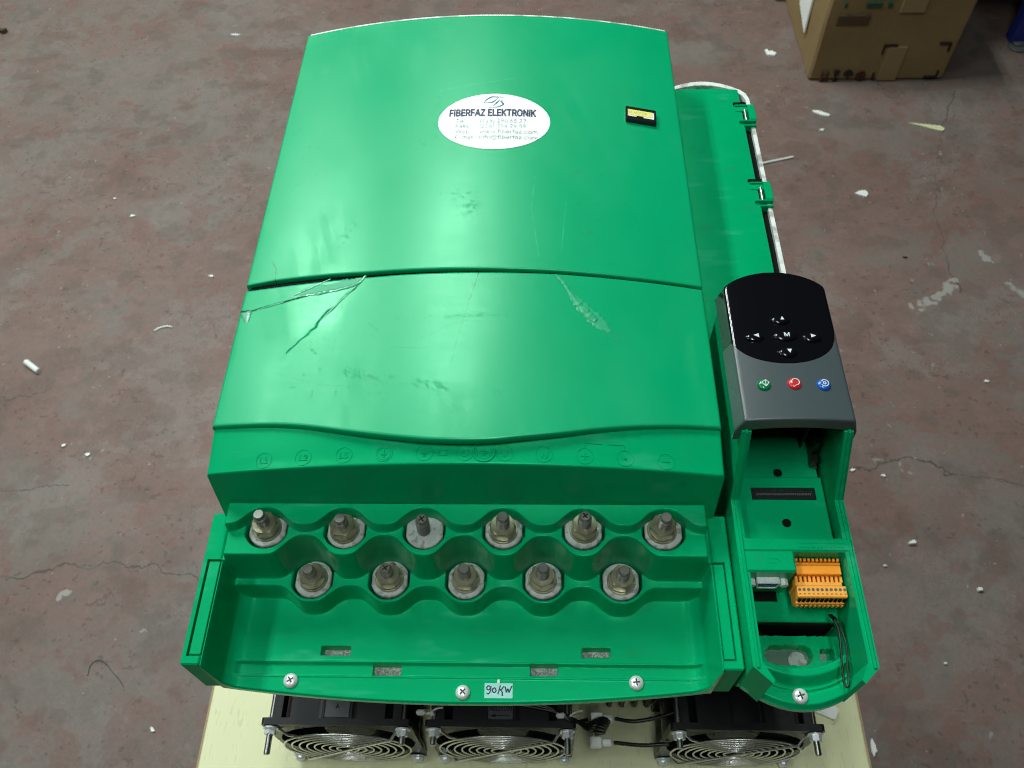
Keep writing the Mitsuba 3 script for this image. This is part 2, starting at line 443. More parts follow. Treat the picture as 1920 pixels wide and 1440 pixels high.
# ------------------------------------------------------------------ the motor drive
D = 'motor_drive'
labels[D] = dict(label='green industrial motor drive lying on the pale table with fans at its near end', category='motor drive')
XC = -0.0352


def crown(x):
    return 0.300 + 0.0135 * (1 - ((np.asarray(x) - XC) / 0.1206) ** 2)


def cover_grid(ya, yb, nx, ny, dz=0.0, r=0.0014, ends=(1, 1), x0=-0.1558, x1=0.0857, skirt=0.245):
    """A crowned sheet between two curves ya(x), yb(x) with rolled edges."""
    e = r * (1 - np.cos(np.linspace(0, math.pi / 2, 5)))
    u = np.concatenate([x0 + e, np.linspace(x0 + r, x1 - r, nx)[1:-1], (x1 - e)[::-1]])
    eu = np.concatenate([r * (1 - np.sin(np.linspace(0, math.pi / 2, 5))), np.zeros(nx - 2), (r * (1 - np.sin(np.linspace(0, math.pi / 2, 5))))[::-1]])
    a, b = ya(u), yb(u)
    rows = []
    ev = r * (1 - np.sin(np.linspace(0, math.pi / 2, 5)))
    prof = []
    if ends[0]:
        prof += [('a', e[i], ev[i]) for i in range(5)]
    prof += [('m', s, 0) for s in np.linspace(0, 1, ny)]
    if ends[1]:
        prof += [('b', e[i], ev[i]) for i in range(5)][::-1]
    for kind, s, drop in prof:
        y = a + s if kind == 'a' else b - s if kind == 'b' else a + 1.02 * r + (b - a - 2.04 * r) * s
        rows.append(np.stack([u, y, crown(u) + dz - np.maximum(drop, eu)], 1))
    return grid(np.array(rows), skirt)


const = lambda c: (lambda x: np.full_like(x, c))
seam_lo = lambda x: np.interp(x, [-0.156, -0.139, -0.109, -0.0892, -0.0885, -0.0699, -0.0385, -0.0137, 0.008, 0.0469, 0.0853], [0.2926, 0.2924, 0.2926, 0.2928, 0.2928, 0.2934, 0.2938, 0.2938, 0.2938, 0.2931, 0.2926])
seam_up = lambda x: np.interp(x, [-0.156, -0.139, -0.109, -0.0892, -0.07, -0.0385, 0.008, 0.0469, 0.0853], [0.2959, 0.2966, 0.2961, 0.2955, 0.2957, 0.2957, 0.2954, 0.2945, 0.2940])
wx = [-0.16, -0.1557, -0.1438, -0.1247, -0.1114, -0.0998, -0.0838, -0.0639, -0.048, -0.0323, -0.0216, -0.0106, 0.0087, 0.0282, 0.0478, 0.0667, 0.0858, 0.09]
wy = [0.2087, 0.2086, 0.2079, 0.2061, 0.2044, 0.2025, 0.199, 0.1954, 0.1937, 0.1934, 0.1938, 0.1951, 0.1981, 0.2021, 0.2052, 0.207, 0.2087, 0.2089]
from scipy.interpolate import PchipInterpolator
_wave = PchipInterpolator(wx, np.convolve(np.pad(wy, 1, mode='edge'), [0.2, 0.6, 0.2], 'valid'))
wave = lambda x: _wave(x)

add(D + '__upper_cover', cover_grid(lambda x: seam_up(x) + 0.0002, const(0.5165), 90, 60, r=0.0010), 'green_cover', 40)
lowk = add(D + '__lower_cover', cover_grid(wave, seam_lo, 90, 40, skirt=[0.0022]), 'green_cover', 40, label='lower cover cracked and glued at its upper left corner')
# black strip painted in as the shade inside the seam between the covers
ui = np.linspace(-0.1535, 0.0835, 40)
add(D + '__seam_shade', grid(np.array([np.stack([ui, np.full(40, y), crown(ui) - 0.0024], 1) for y in (0.286, 0.2938, 0.2962)]), 0.24), 'void')

# hood above the terminals: crowned ledge, then a steep face
xs = np.concatenate([[-0.1558, -0.1556, -0.1551], np.linspace(-0.1545, 0.0845, 110), [0.0851, 0.0856, 0.0858]])
ex = np.interp(xs, [-0.1558, -0.1556, -0.1551, -0.1545, 0.0845, 0.0851, 0.0856, 0.0858], [0.0013, 0.0007, 0.0002, 0, 0, 0.0002, 0.0007, 0.0013])
rows = []
edge_y = 0.1862 - 0.0012 * (1 - ((xs - XC) / 0.1206) ** 2)
for s in np.linspace(0, 1, 26):
    y = 0.232 + (edge_y + 0.0012 - 0.232) * s
    z = crown(xs) - 0.0024 - 0.0042 * sst(0.215, 0.186, y)
    rows.append(np.stack([xs, y, z - ex], 1))
zt = rows[-1][:, 2] + ex
for a in np.linspace(0.15, 1, 5) * math.pi / 2:
    rows.append(np.stack([xs, edge_y + 0.0012 - 0.0012 * math.sin(a), zt - 0.0012 * (1 - math.cos(a)) - ex], 1))
for s in np.linspace(0, 1, 10)[1:]:
    rows.append(np.stack([xs + 0.0012 * s * np.sign(XC - xs) * (np.abs(xs - XC) > 0.119), edge_y + (0.1793 - edge_y) * s, (zt - 0.0012) + (0.2605 - zt + 0.0012) * s - ex * (1 - s)], 1))
add(D + '__terminal_hood', grid(np.array(rows)[::-1], None), 'green_plastic', 40)
add(D + '__side_skirt', cat(box(-0.1556, -0.1535, 0.1880, 0.515, 0.2, 0.2930, 0.0005), box(0.0835, 0.0855, 0.1880, 0.515, 0.2, 0.2930, 0.0005), box(-0.155, 0.085, 0.5135, 0.5155, 0.2, 0.297, 0.0005)), 'green_plastic')
# pale end plate behind the far edge
rows = [np.stack([xs[3:-3], np.full(len(xs) - 6, y), crown(xs[3:-3]) - 0.0016 - 0.002 * (y > 0.5205)], 1) for y in (0.5167, 0.5178, 0.5190, 0.5194)]
add(D + '__end_plate', grid(np.array(rows), 0.2), 'alu_rim')


# relief marks on the hood
def hood_z(x, y):
    return crown(x) - 0.0024 - 0.0042 * sst(0.215, 0.186, y)


def ringmesh(r, w=0.00022, n=28):
    a = np.arange(n) * 2 * math.pi / n
    return tube(np.stack([r * np.cos(a), r * np.sin(a), 0 * a], 1), w, 6, True)


def bars(*rects, h=0.0003):
    return cat(*[box(a, b, c, d, -0.0004, h, 0.0001) for a, b, c, d in rects])


def mark(x, y, parts):
    m = cat(*parts)
    m.apply_translation([x, y, 0])
    m.vertices[:, 2] += hood_z(m.vertices[:, 0], m.vertices[:, 1]) + 0.0001
    add(D + '__terminal_hood__raised_mark', m, 'green_plastic', 30)


def glyph(s, h=0.0032, bold=True):
    m = meshkit.text_mesh(s, h, 0.0003, bold)
    m.apply_translation(-np.append(m.bounds.mean(0)[:2], 0))
    return m


R = 0.0038
earth = lambda: bars((-0.0018, 0.0018, -0.0002, 0.0002), (-0.0011, 0.0011, -0.0010, -0.0006), (-0.0005, 0.0005, -0.0018, -0.0014), (-0.0002, 0.0002, 0, 0.0022))
my = 0.1906
for x, gl in ((-0.1276, 'L1'), (-0.1085, 'L2'), (-0.0892, 'L3'), (-0.0335, 'U'), (-0.0154, 'V'), (0.0024, 'W')):
    mark(x, my, [ringmesh(R), glyph(gl, 0.0028 if len(gl) == 2 else 0.0034)])
mark(-0.0705, my, [ringmesh(R), ringmesh(R * 0.78), earth()])
mark(-0.0519, my, [ringmesh(R), earth(), bars((0.0040, 0.0062, -0.0002, 0.0002), (0.0062, 0.0068, -0.0013, 0.0013), (0.0072, 0.0098, -0.0013, 0.0013), (0.0098, 0.0108, 0.0009, 0.0013), (0.0098, 0.0108, -0.0013, -0.0009))])
mark(-0.0248, my + 0.0006, [ringmesh(0.0048, 0.0005), ringmesh(0.0036), earth()])
mark(0.0210, my, [ringmesh(R), bars((-0.0018, 0.0018, -0.00025, 0.00025), (-0.00025, 0.00025, -0.0018, 0.0018)), bars((-0.00015, 0.00015, 0.0038, 0.0062), (0, 0.008, 0.0060, 0.0063), (0.0105, 0.0183, 0.0060, 0.0063))])
mark(0.0393, my, [ringmesh(R), cyl((0, 0, -0.0004), (0, 0, 0.0006), 0.0006, 10), bars((-0.00015, 0.00015, 0.0038, 0.0062))])
mark(0.0584, my, [ringmesh(R), bars((-0.0016, 0.0016, -0.00025, 0.00025))])

# ------------------------------------------------------------------ terminal tray as a moulded height field
PT = 0.038
ROW1 = [-0.1307 + PT * i for i in range(6)]
ROW2 = [-0.1117 + PT * i for i in range(5)]
Y1, Y2 = 0.1710, 0.1555
TX0, TX1 = -0.1520, 0.0815
ZA, ZB, ZCc, ZD = 0.2748, 0.2685, 0.2435, 0.2300
ybow = lambda x: 0.0993 + 0.0082 * ((x - XC) / 0.1257) ** 2


def cosw(x, x0, lo, hi):
    ph = np.clip(x, lo, hi)
    return np.sin(1.3 * np.cos(2 * math.pi * (ph - x0) / PT)) / math.sin(1.3)


def tray_z(x, y):
    c1 = 0.1734 + 0.0043 * cosw(x, ROW1[0], ROW1[0] - PT / 2, ROW1[-1] + PT / 2)
    c2 = 0.1612 - 0.0050 * cosw(x, ROW1[0], ROW1[0], ROW1[-1])
    c3 = 0.1470 - 0.0041 * cosw(x, ROW2[0], ROW2[0] - PT / 2, ROW2[-1] + PT / 2)
    z = ZD + (ZCc - ZD) * sst(c3 - 0.0016, c3 + 0.0006, y)
    z = z + (ZB - ZCc) * sst(c2 - 0.0014, c2 + 0.0012, y)
    z = z + (ZA - ZB) * sst(c1 - 0.0006, c1 + 0.0010, y)
    # fillet of the floor against the side walls, and the ends of the bench
    d = np.minimum(x - TX0, TX1 - x)
    wall = 0.2612 - 0.0312 * np.sqrt(np.clip(1 - (1 - np.clip(d / 0.0085, 0, 1)) ** 4, 0, 1)) ** 0.55
    bench = sst(0.1545, 0.1580, y)
    side = ZD + (0.2612 - ZD) * (1 - sst(0.0004, 0.0030, d))
    fil = ZD + 0.007 * (1 - np.clip((d - 0.0018) / 0.010, 0, 1)) ** 3
    z_low = np.maximum(z, np.maximum(side, np.where(y < c3 - 0.001, fil, 0)))
    z_up = 0.2612 + (z - 0.2612) * sst(0.0014, 0.0028, d)
    z = z_low * (1 - bench) + z_up * bench
    # groove and fold lines near the front lip
    inx = sst(-0.1465, -0.1445, x) * (1 - sst(0.0765, 0.0785, x))
    z = z - inx * 0.0016 * sst(0.1178, 0.1172, y) * (1 - sst(0.1122, 0.1114, y))
    z = z + inx * 0.0006 * np.exp(-((y - 0.1183) / 0.0004) ** 2) + inx * 0.0006 * np.exp(-((y - 0.1113) / 0.0004) ** 2)
    # screw holes around the plates
    for row, yc, zb in ((ROW1, Y1, 0.2555), (ROW2, Y2, 0.2285)):
        for xc in row:
            dd = np.maximum(np.maximum(np.hypot(x - xc, y - yc) - 0.0103, np.abs(x - xc) - 0.0096), y - (c1 - 0.0008 if row is ROW1 else c2 - 0.0016))
            z = np.where(dd < 0.0006, np.minimum(z, zb + (z - zb) * sst(-0.0002, 0.0005, dd)), z)
    for a, b, c, e in ((-0.1054, -0.0919, 0.1217, 0.1254), (0.0214, 0.0342, 0.1217, 0.1256), (-0.0796, -0.0666, 0.1128, 0.1172), (-0.0036, 0.0088, 0.1132, 0.1176)):
        dd = np.maximum(np.maximum(a - x, x - b), np.maximum(c - y, y - e))
        z = np.where(dd < 0.0003, np.minimum(z, 0.222 + (z - 0.222) * sst(-0.0001, 0.0003, dd)), z)
    return z


nx, ny = 640, 230
u = np.linspace(TX0, TX1, nx)
vv = np.linspace(0, 1, ny)
yb_ = ybow(u)
Y = yb_[None] + vv[:, None] * (0.1806 - yb_)[None]
X = np.broadcast_to(u, Y.shape)
Z = tray_z(X, Y)
Z -= 0.0010 * (1 - sst(0, 0.0010, Y - yb_[None]))
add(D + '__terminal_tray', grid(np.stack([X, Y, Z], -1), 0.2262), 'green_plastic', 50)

# side rails of the tray, each with an inlaid strip
for s, (xa, xb) in enumerate(((-0.1609, -0.1521), (0.0816, 0.0905))):
    outer_left = s == 0
    body = man(box(xa, xb, 0.1072, 0.1812, 0.2258, 0.2622, 0.0007))
    sa, sb = (xa + 0.0026, xb - 0.0004) if outer_left else (xa + 0.0004, xb - 0.0034)
    cut = man(box(sa - 0.0004, sb + 0.0014 if outer_left else sb + 0.0004, 0.1110, 0.1572, 0.2590, 0.27, 0)) if outer_left else man(box(sa - 0.0014, sb + 0.0004, 0.1110, 0.1572, 0.2590, 0.27, 0))
    k = add(D + '__side_rail', tm(body - cut), 'green_matte', 30)
    add(k + '__inlay_strip', box(sa + 0.0004, sb - 0.0002, 0.1122, 0.1565, 0.2585, 0.2612, 0.0002), 'green_plastic')

add(D + '__foam_pad', box(-0.11, 0.04, 0.110, 0.128, 0.219, 0.2243, 0.0004), 'foam')
add(D + '__under_tray', box(-0.1575, 0.087, 0.1125, 0.18, 0.2065, 0.2185, 0.001), 'dark_metal')

# terminals
plate_poly = Point(0, 0).buffer(0.0094, 24).intersection(sbox(-0.0088, -0.02, 0.0088, 0.02))


def chamfer_disc(poly, h, c=0.0004):
    a = np.array(poly.exterior.coords)[:-1]
    s = (np.abs(a).max() - c) / np.abs(a).max()
    pts = np.vstack([np.c_[a, np.zeros(len(a))], np.c_[a, np.full(len(a), h - c)], np.c_[a * s, np.full(len(a), h)]])
    return trimesh.convex.convex_hull(pts)


def hexnut(r, h, ang):
    pts = []
    for z, k in ((0, 1), (h * 0.90, 1)):
        pts += [(k * r * math.cos(a + ang), k * r * math.sin(a + ang), z) for a in np.arange(6) * math.pi / 3]
    pts += [(0.86 * r * math.cos(a), 0.86 * r * math.sin(a), h) for a in np.arange(24) * math.pi / 12]
    return trimesh.convex.convex_hull(np.array(pts))


def thread(r, z0, z1, pitch=0.0017, tilt=(0, 0), cut=0.0):
    prof = [(0, 0)]
    n = int((z1 - z0) / pitch)
    for i in range(n):
        prof += [(r, (i + 0.1) * pitch), (r, (i + 0.35) * pitch), (r * 0.76, (i + 0.65) * pitch), (r * 0.76, (i + 0.80) * pitch)]
    L = n * pitch
    prof += [(r * 0.80, L + 0.0003), (r * 0.80, L + 0.0016), (r * 0.70, L + 0.0020), (0, L + 0.0020)]
    m = lathe(prof, 16, (0, 0, z0), (tilt[0], tilt[1], 1))
    return m


def terminal(x, y, zp, seed, nut=True, slot=False):
    r = np.random.default_rng(seed)
    k = D + '__terminal'
    off = np.array([x, y + r.uniform(-0.0003, 0.0003), zp])
    k = add(k, chamfer_disc(plate_poly, 0.003).apply_translation(off - [0, 0, 0.003]), 'tin_plate', 30)
    tilt = (r.uniform(-0.03, 0.03), r.uniform(-0.03, 0.03))
    c = off + [r.uniform(-0.0006, 0.0006), r.uniform(-0.0006, 0.0004), 0]
    if nut:
        a = r.uniform(0, 1.0)
        add(k + '__washer', cat(lathe([(0.003, 0), (0.0069, 0), (0.0071, 0.0004), (0.0069, 0.0010), (0.003, 0.0010)], 32, c), lathe([(0.003, 0.0010), (0.0061, 0.0010), (0.0063, 0.0014), (0.0061, 0.0019), (0.003, 0.0019)], 32, c)), 'zinc_yellow', 30)
        add(k + '__nut', hexnut(0.0064, 0.0050, a).apply_translation(c + [0, 0, 0.0019]), 'zinc_yellow', 25)
    st = thread(0.0032, 0, 0.0135 + r.uniform(-0.001, 0.001), tilt=tilt).apply_translation(c)
    add(k + '__stud', st, 'stud_steel', 30)
    if slot:
        top = st.bounds[1][2]
        cc = c + np.array([tilt[0], tilt[1], 0]) * (top - c[2])
        add(k + '__slot', cat(*[box(-0.0017, 0.0017, -0.00028, 0.00028, -0.0004, 0.00008, 0.0001).apply_transform(trimesh.transformations.rotation_matrix(a, [0, 0, 1])).apply_translation([cc[0], cc[1], top]) for a in (0.7, 2.2)]), 'void')


for i, x in enumerate(ROW1):
    terminal(x, Y1, 0.2668, 10 + i, nut=i != 2, slot=i in (2, 4))
for i, x in enumerate(ROW2):
    terminal(x, Y2, 0.2420, 30 + i, slot=i == 1)


# pan-head screws on the lip
def pan_screw(name, x, y, z, r, ang, m='screw_steel', axis=(0, 0, 1)):
    k = add(name, lathe([(0, -0.001), (r * 0.9, -0.001), (r, 0.0002), (r * 0.94, 0.0010), (r * 0.7, 0.0017), (r * 0.35, 0.0020), (0, 0.0021)], 28, (x, y, z), axis), m, 40)
    rot = trimesh.transformations.rotation_matrix(ang, [0, 0, 1])
    add(k + '__cross_recess', cat(*[box(-r * 0.48, r * 0.48, -r * 0.11, r * 0.11, 0.0012, 0.00212, 0.0001).apply_transform(trimesh.transformations.rotation_matrix(ang + a, [0, 0, 1])).apply_translation([x, y, z]) for a in (0, math.pi / 2)]), 'dark_metal')


for x, y, a in ((-0.1184, 0.1090, 0.6), (-0.0358, 0.1044, 0.8), (0.0461, 0.1096, 0.1)):
    pan_screw(D + '__lip_screw', x, y, 0.2302, 0.0035, a)

# hand-written rating tag
k = add(D + '__rating_tag', box(-0.0256, -0.0122, 0.1019, 0.1089, 0.2297, 0.23035, 0.0001), 'tag_film', label='small taped tag handwritten 90KW')
zt_ = 0.23037
hand = [[(0.0030, 0.0045), (0.0018, 0.0052), (0.0010, 0.0042), (0.0018, 0.0033), (0.0030, 0.0042), (0.0030, 0.0050), (0.0029, 0.0030), (0.0020, 0.0015), (0.0010, 0.0018)],
        [(0.0045, 0.0042), (0.0038, 0.0034), (0.0040, 0.0024), (0.0050, 0.0022), (0.0055, 0.0032), (0.0050, 0.0041), (0.0044, 0.0042)],
        [(0.0075, 0.0054), (0.0070, 0.0035), (0.0064, 0.0014)], [(0.0092, 0.0050), (0.0080, 0.0036), (0.0070, 0.0034)], [(0.0074, 0.0034), (0.0083, 0.0026), (0.0086, 0.0006)],
        [(0.0097, 0.0050), (0.0101, 0.0034), (0.0104, 0.0022), (0.0111, 0.0040), (0.0116, 0.0022), (0.0122, 0.0036), (0.0130, 0.0052)]]
add(k + '__lettering', cat(*[ribbon(spline(s, 18) + [-0.0256, 0.1024], 0.00062, zt_, 0.00006) for s in hand]), 'ink_navy')
add(k + '__tape_end', box(-0.0196, -0.0184, 0.1086, 0.1106, 0.2297, 0.23055, 0.0002), 'white_plastic')

# ------------------------------------------------------------------ sticker and name plate on the upper cover
def on_cover(m, dz):
    m.vertices[:, 2] += crown(m.vertices[:, 0]) + dz
    return m


a = np.arange(72) * 2 * math.pi / 72
SX, SY, RX, RY = -0.0263, 0.4107, 0.0331, 0.0247
prof = np.array([[(SX + RX * s * math.cos(t_), SY + RY * s * math.sin(t_), 0) for t_ in np.linspace(0, 2 * math.pi, 73)] for s in np.linspace(1, 0.01, 14)])
stk = on_cover(grid(prof, None), 0.00025)
if stk.face_normals[0][2] < 0:
    stk.invert()
k = add(D + '__sticker', stk, 'sticker_white', True, label='white oval company sticker with phone and web lines')


def put(s, x, y, h, w, m, bold=False, italic=0.0):
    g = text(s, h, w, 0.00006, bold)
    g.vertices[:, 0] += italic * g.vertices[:, 1]
    g.apply_translation([x, y, 0])
    add(k + '__lettering', on_cover(g, 0.00028), m, False)


for dx, dy in ((0, 0), (0.00035, 0), (0.00018, 0.00025), (0.00018, -0.00025)):
    put('FiBERFAZ ELEKTRONiK', -0.0531 + dx, 0.4151 + dy, 0.0058, 0.0513, 'ink_navy', True)
for (l, r_, lw, rw), y in zip((('Tel', ': (216) 290 65 27', 0.0052, 0.0292), ('Faks', ': (216) 394 29 59', 0.0078, 0.0292), ('Web', ': www.fiberfaz.com', 0.0083, 0.0360), ('E-mail', ': info@fiberfaz.com', 0.0110, 0.0360)), (0.4091, 0.4044, 0.3996, 0.3948)):
    put(l, -0.0487, y, 0.0033, lw, 'ink_teal')
    put(r_, -0.0367, y, 0.0033, rw, 'ink_teal')
mono = [spline([(-0.0060, -0.0012), (-0.0052, 0.0010), (-0.0020, 0.0042), (0.0022, 0.0044), (0.0060, 0.0040)], 30), spline([(0.0026, 0.0040), (0.0004, 0.0010), (-0.0018, -0.0008), (-0.0056, -0.0008)], 26),
        spline([(0.0036, 0.0022), (0.0016, -0.0010), (-0.0006, -0.0038)], 20), spline([(0.0072, 0.0006), (0.0040, 0.0006), (0.0056, -0.0024), (0.0016, -0.0050), (-0.0032, -0.0052)], 34)]
mono = cat(*[ribbon(p + [SX - 0.0004, 0.4279], 0.00035 + 0.00075 * np.sin(np.linspace(0, math.pi, len(p))) ** 2, 0, 0.00006) for p in mono])
add(k + '__monogram', on_cover(mono, 0.00028), 'ink_logo')

k = D + '__name_plate'
px0, px1, py0, py1 = 0.0522, 0.0706, 0.4168, 0.4284
fr = cat(box(px0, px1, py0, py0 + 0.0030, -0.001, 0.0030, 0.0003), box(px0, px1, py1 - 0.0013, py1, -0.001, 0.0030, 0.0003), box(px0, px0 + 0.0011, py0 + 0.0030, py1 - 0.0013, -0.001, 0.0030, 0.0002), box(px1 - 0.0011, px1, py0 + 0.0030, py1 - 0.0013, -0.001, 0.0030, 0.0002),
         box(0.0588, 0.0628, py0 + 0.0030, py0 + 0.0038, -0.001, 0.0030, 0.0002))


def tiltplate(m):
    m.apply_translation([-0.0614, -0.4237, 0])
    m.apply_transform(trimesh.transformations.rotation_matrix(-0.045, [0, 0, 1]))
    m.apply_translation([0.0614, 0.4237, 0])
    return on_cover(m, 0)


add(k, tiltplate(fr), 'black_satin', label='small black framed plate with a yellow paper insert')
add(k + '__insert', tiltplate(box(px0 + 0.0012, px1 - 0.0022, py0 + 0.0050, py1 - 0.0014, 0, 0.0021, 0.0002)), 'plate_yellow')
add(k + '__backing', tiltplate(box(px0 + 0.0010, px1 - 0.0010, py0 + 0.0028, py1 - 0.0012, 0, 0.0019, 0.0002)), 'paper')
add(k + '__lettering', tiltplate(text('NA MOTOR', 0.0023, 0.0115, 0.00006).apply_translation([px0 + 0.0014, py0 + 0.0064, 0.00212])), 'plate_text')

# ------------------------------------------------------------------ glue beads over the cracks
def glue(pts, w0, w1, m, seed, name='glue_bead', h=0.5):
    r = np.random.default_rng(seed)
    p = spline(pts, 70)
    w = np.interp(np.linspace(0, 1, 70), np.linspace(0, 1, len(w1)), w1) * (0.75 + 0.5 * meshkit.noise(np.c_[np.arange(70) * 0.45, np.full(70, seed), np.zeros(70)]))
    t_ = np.gradient(p, axis=0)
    t_ /= np.linalg.norm(t_, axis=1, keepdims=True)
    nn = np.stack([-t_[:, 1], t_[:, 0]], 1)
    rows = []
    for s in np.linspace(-1, 1, 11):
        q = p + nn * (w * s)[:, None]
        bump = meshkit.fbm(np.c_[q * 900, np.full(70, seed * 3.1)], 3)
        z = crown(q[:, 0]) - 0.0004 + (1 - s * s) ** 0.6 * (w * h) * (0.45 + 1.1 * bump) + 0.0005
        if abs(s) == 1:
            z = crown(q[:, 0]) - 0.0003
        rows.append(np.c_[q, z])
    g = grid(np.array(rows), None)
    if g.face_normals[50][2] < 0:
        g.invert()
    add(lowk + '__' + name, g, m, True)


glue([(-0.1242, 0.2834), (-0.1128, 0.284), (-0.1016, 0.2856), (-0.0935, 0.2883), (-0.0896, 0.2934)], 0, [0.0003, 0.0013, 0.0010, 0.0012, 0.0006], 'glue', 1, h=0.32)
glue([(-0.13, 0.2828), (-0.1219, 0.287), (-0.1138, 0.2906), (-0.1084, 0.2932)], 0, [0.0003, 0.0011, 0.0006, 0.0003], 'glue', 2, h=0.32)
glue([(-0.1520, 0.2770), (-0.1511, 0.2740), (-0.1503, 0.2700)], 0, [0.0032, 0.0028, 0.0008], 'glue_pale', 3, h=0.16)
glue([(0.0085, 0.2928), (0.0125, 0.2877), (0.0157, 0.2815), (0.0206, 0.2732), (0.0250, 0.2675), (0.0285, 0.2640)], 0, [0.0006, 0.0012, 0.0013, 0.0023, 0.0030, 0.0022], 'glue_film', 4, h=0.28)
glue([(-0.094, 0.2866), (-0.1, 0.279), (-0.1057, 0.2716), (-0.109, 0.267)], 0, [0.0006, 0.0006, 0.0007, 0.0003], 'glue', 5, h=0.32)
glue([(-0.146, 0.2778), (-0.139, 0.2793), (-0.132, 0.2808)], 0, [0.0003, 0.0006, 0.0004], 'glue', 6, h=0.32)

glue([(-0.124, 0.2848), (-0.112, 0.2868), (-0.100, 0.2888), (-0.0915, 0.2912)], 0, [0.0012, 0.0030, 0.0034, 0.0016], 'glue_film', 7, 'glue_film', h=0.05)
glue([(0.0140, 0.2850), (0.0180, 0.2780), (0.0230, 0.2712), (0.0290, 0.2645), (0.0350, 0.2580)], 0, [0.0012, 0.0028, 0.0042, 0.0046, 0.0016], 'glue_film', 8, 'glue_film', h=0.05)

# ------------------------------------------------------------------ heatsink chassis
add(D + '__heatsink', cat(box(-0.156, 0.1425, 0.172, 0.512, 0.150, 0.205, 0.001), box(-0.156, -0.150, 0.160, 0.512, 0.012, 0.150, 0.001), box(0.1365, 0.1425, 0.160, 0.512, 0.012, 0.150, 0.001)), 'dark_metal')
for i in range(32):
    x = -0.146 + i * 0.0089
    add(D + '__heatsink__fin', box(x - 0.0016, x + 0.0016, 0.150 if i > 21 else 0.168, 0.505, 0.012, 0.150, 0.0006), 'fin_grey', False)
brk = np.array([(-0.172, 0.150), (-0.156, 0.150), (-0.156, 0.20), (-0.188, 0.172)])
add(D + '__mounting_bracket', extr(Polygon([(-0.196, 0.1775), (-0.162, 0.143), (-0.150, 0.143), (-0.150, 0.20), (-0.19, 0.20)]), 0.098, 0.101), 'dark_metal')
add(D + '__mounting_bracket', extr(Polygon([(0.060, 0.124), (0.090, 0.132), (0.104, 0.131), (0.130, 0.118), (0.136, 0.17), (0.060, 0.17)]), 0.168, 0.171), 'dark_metal')

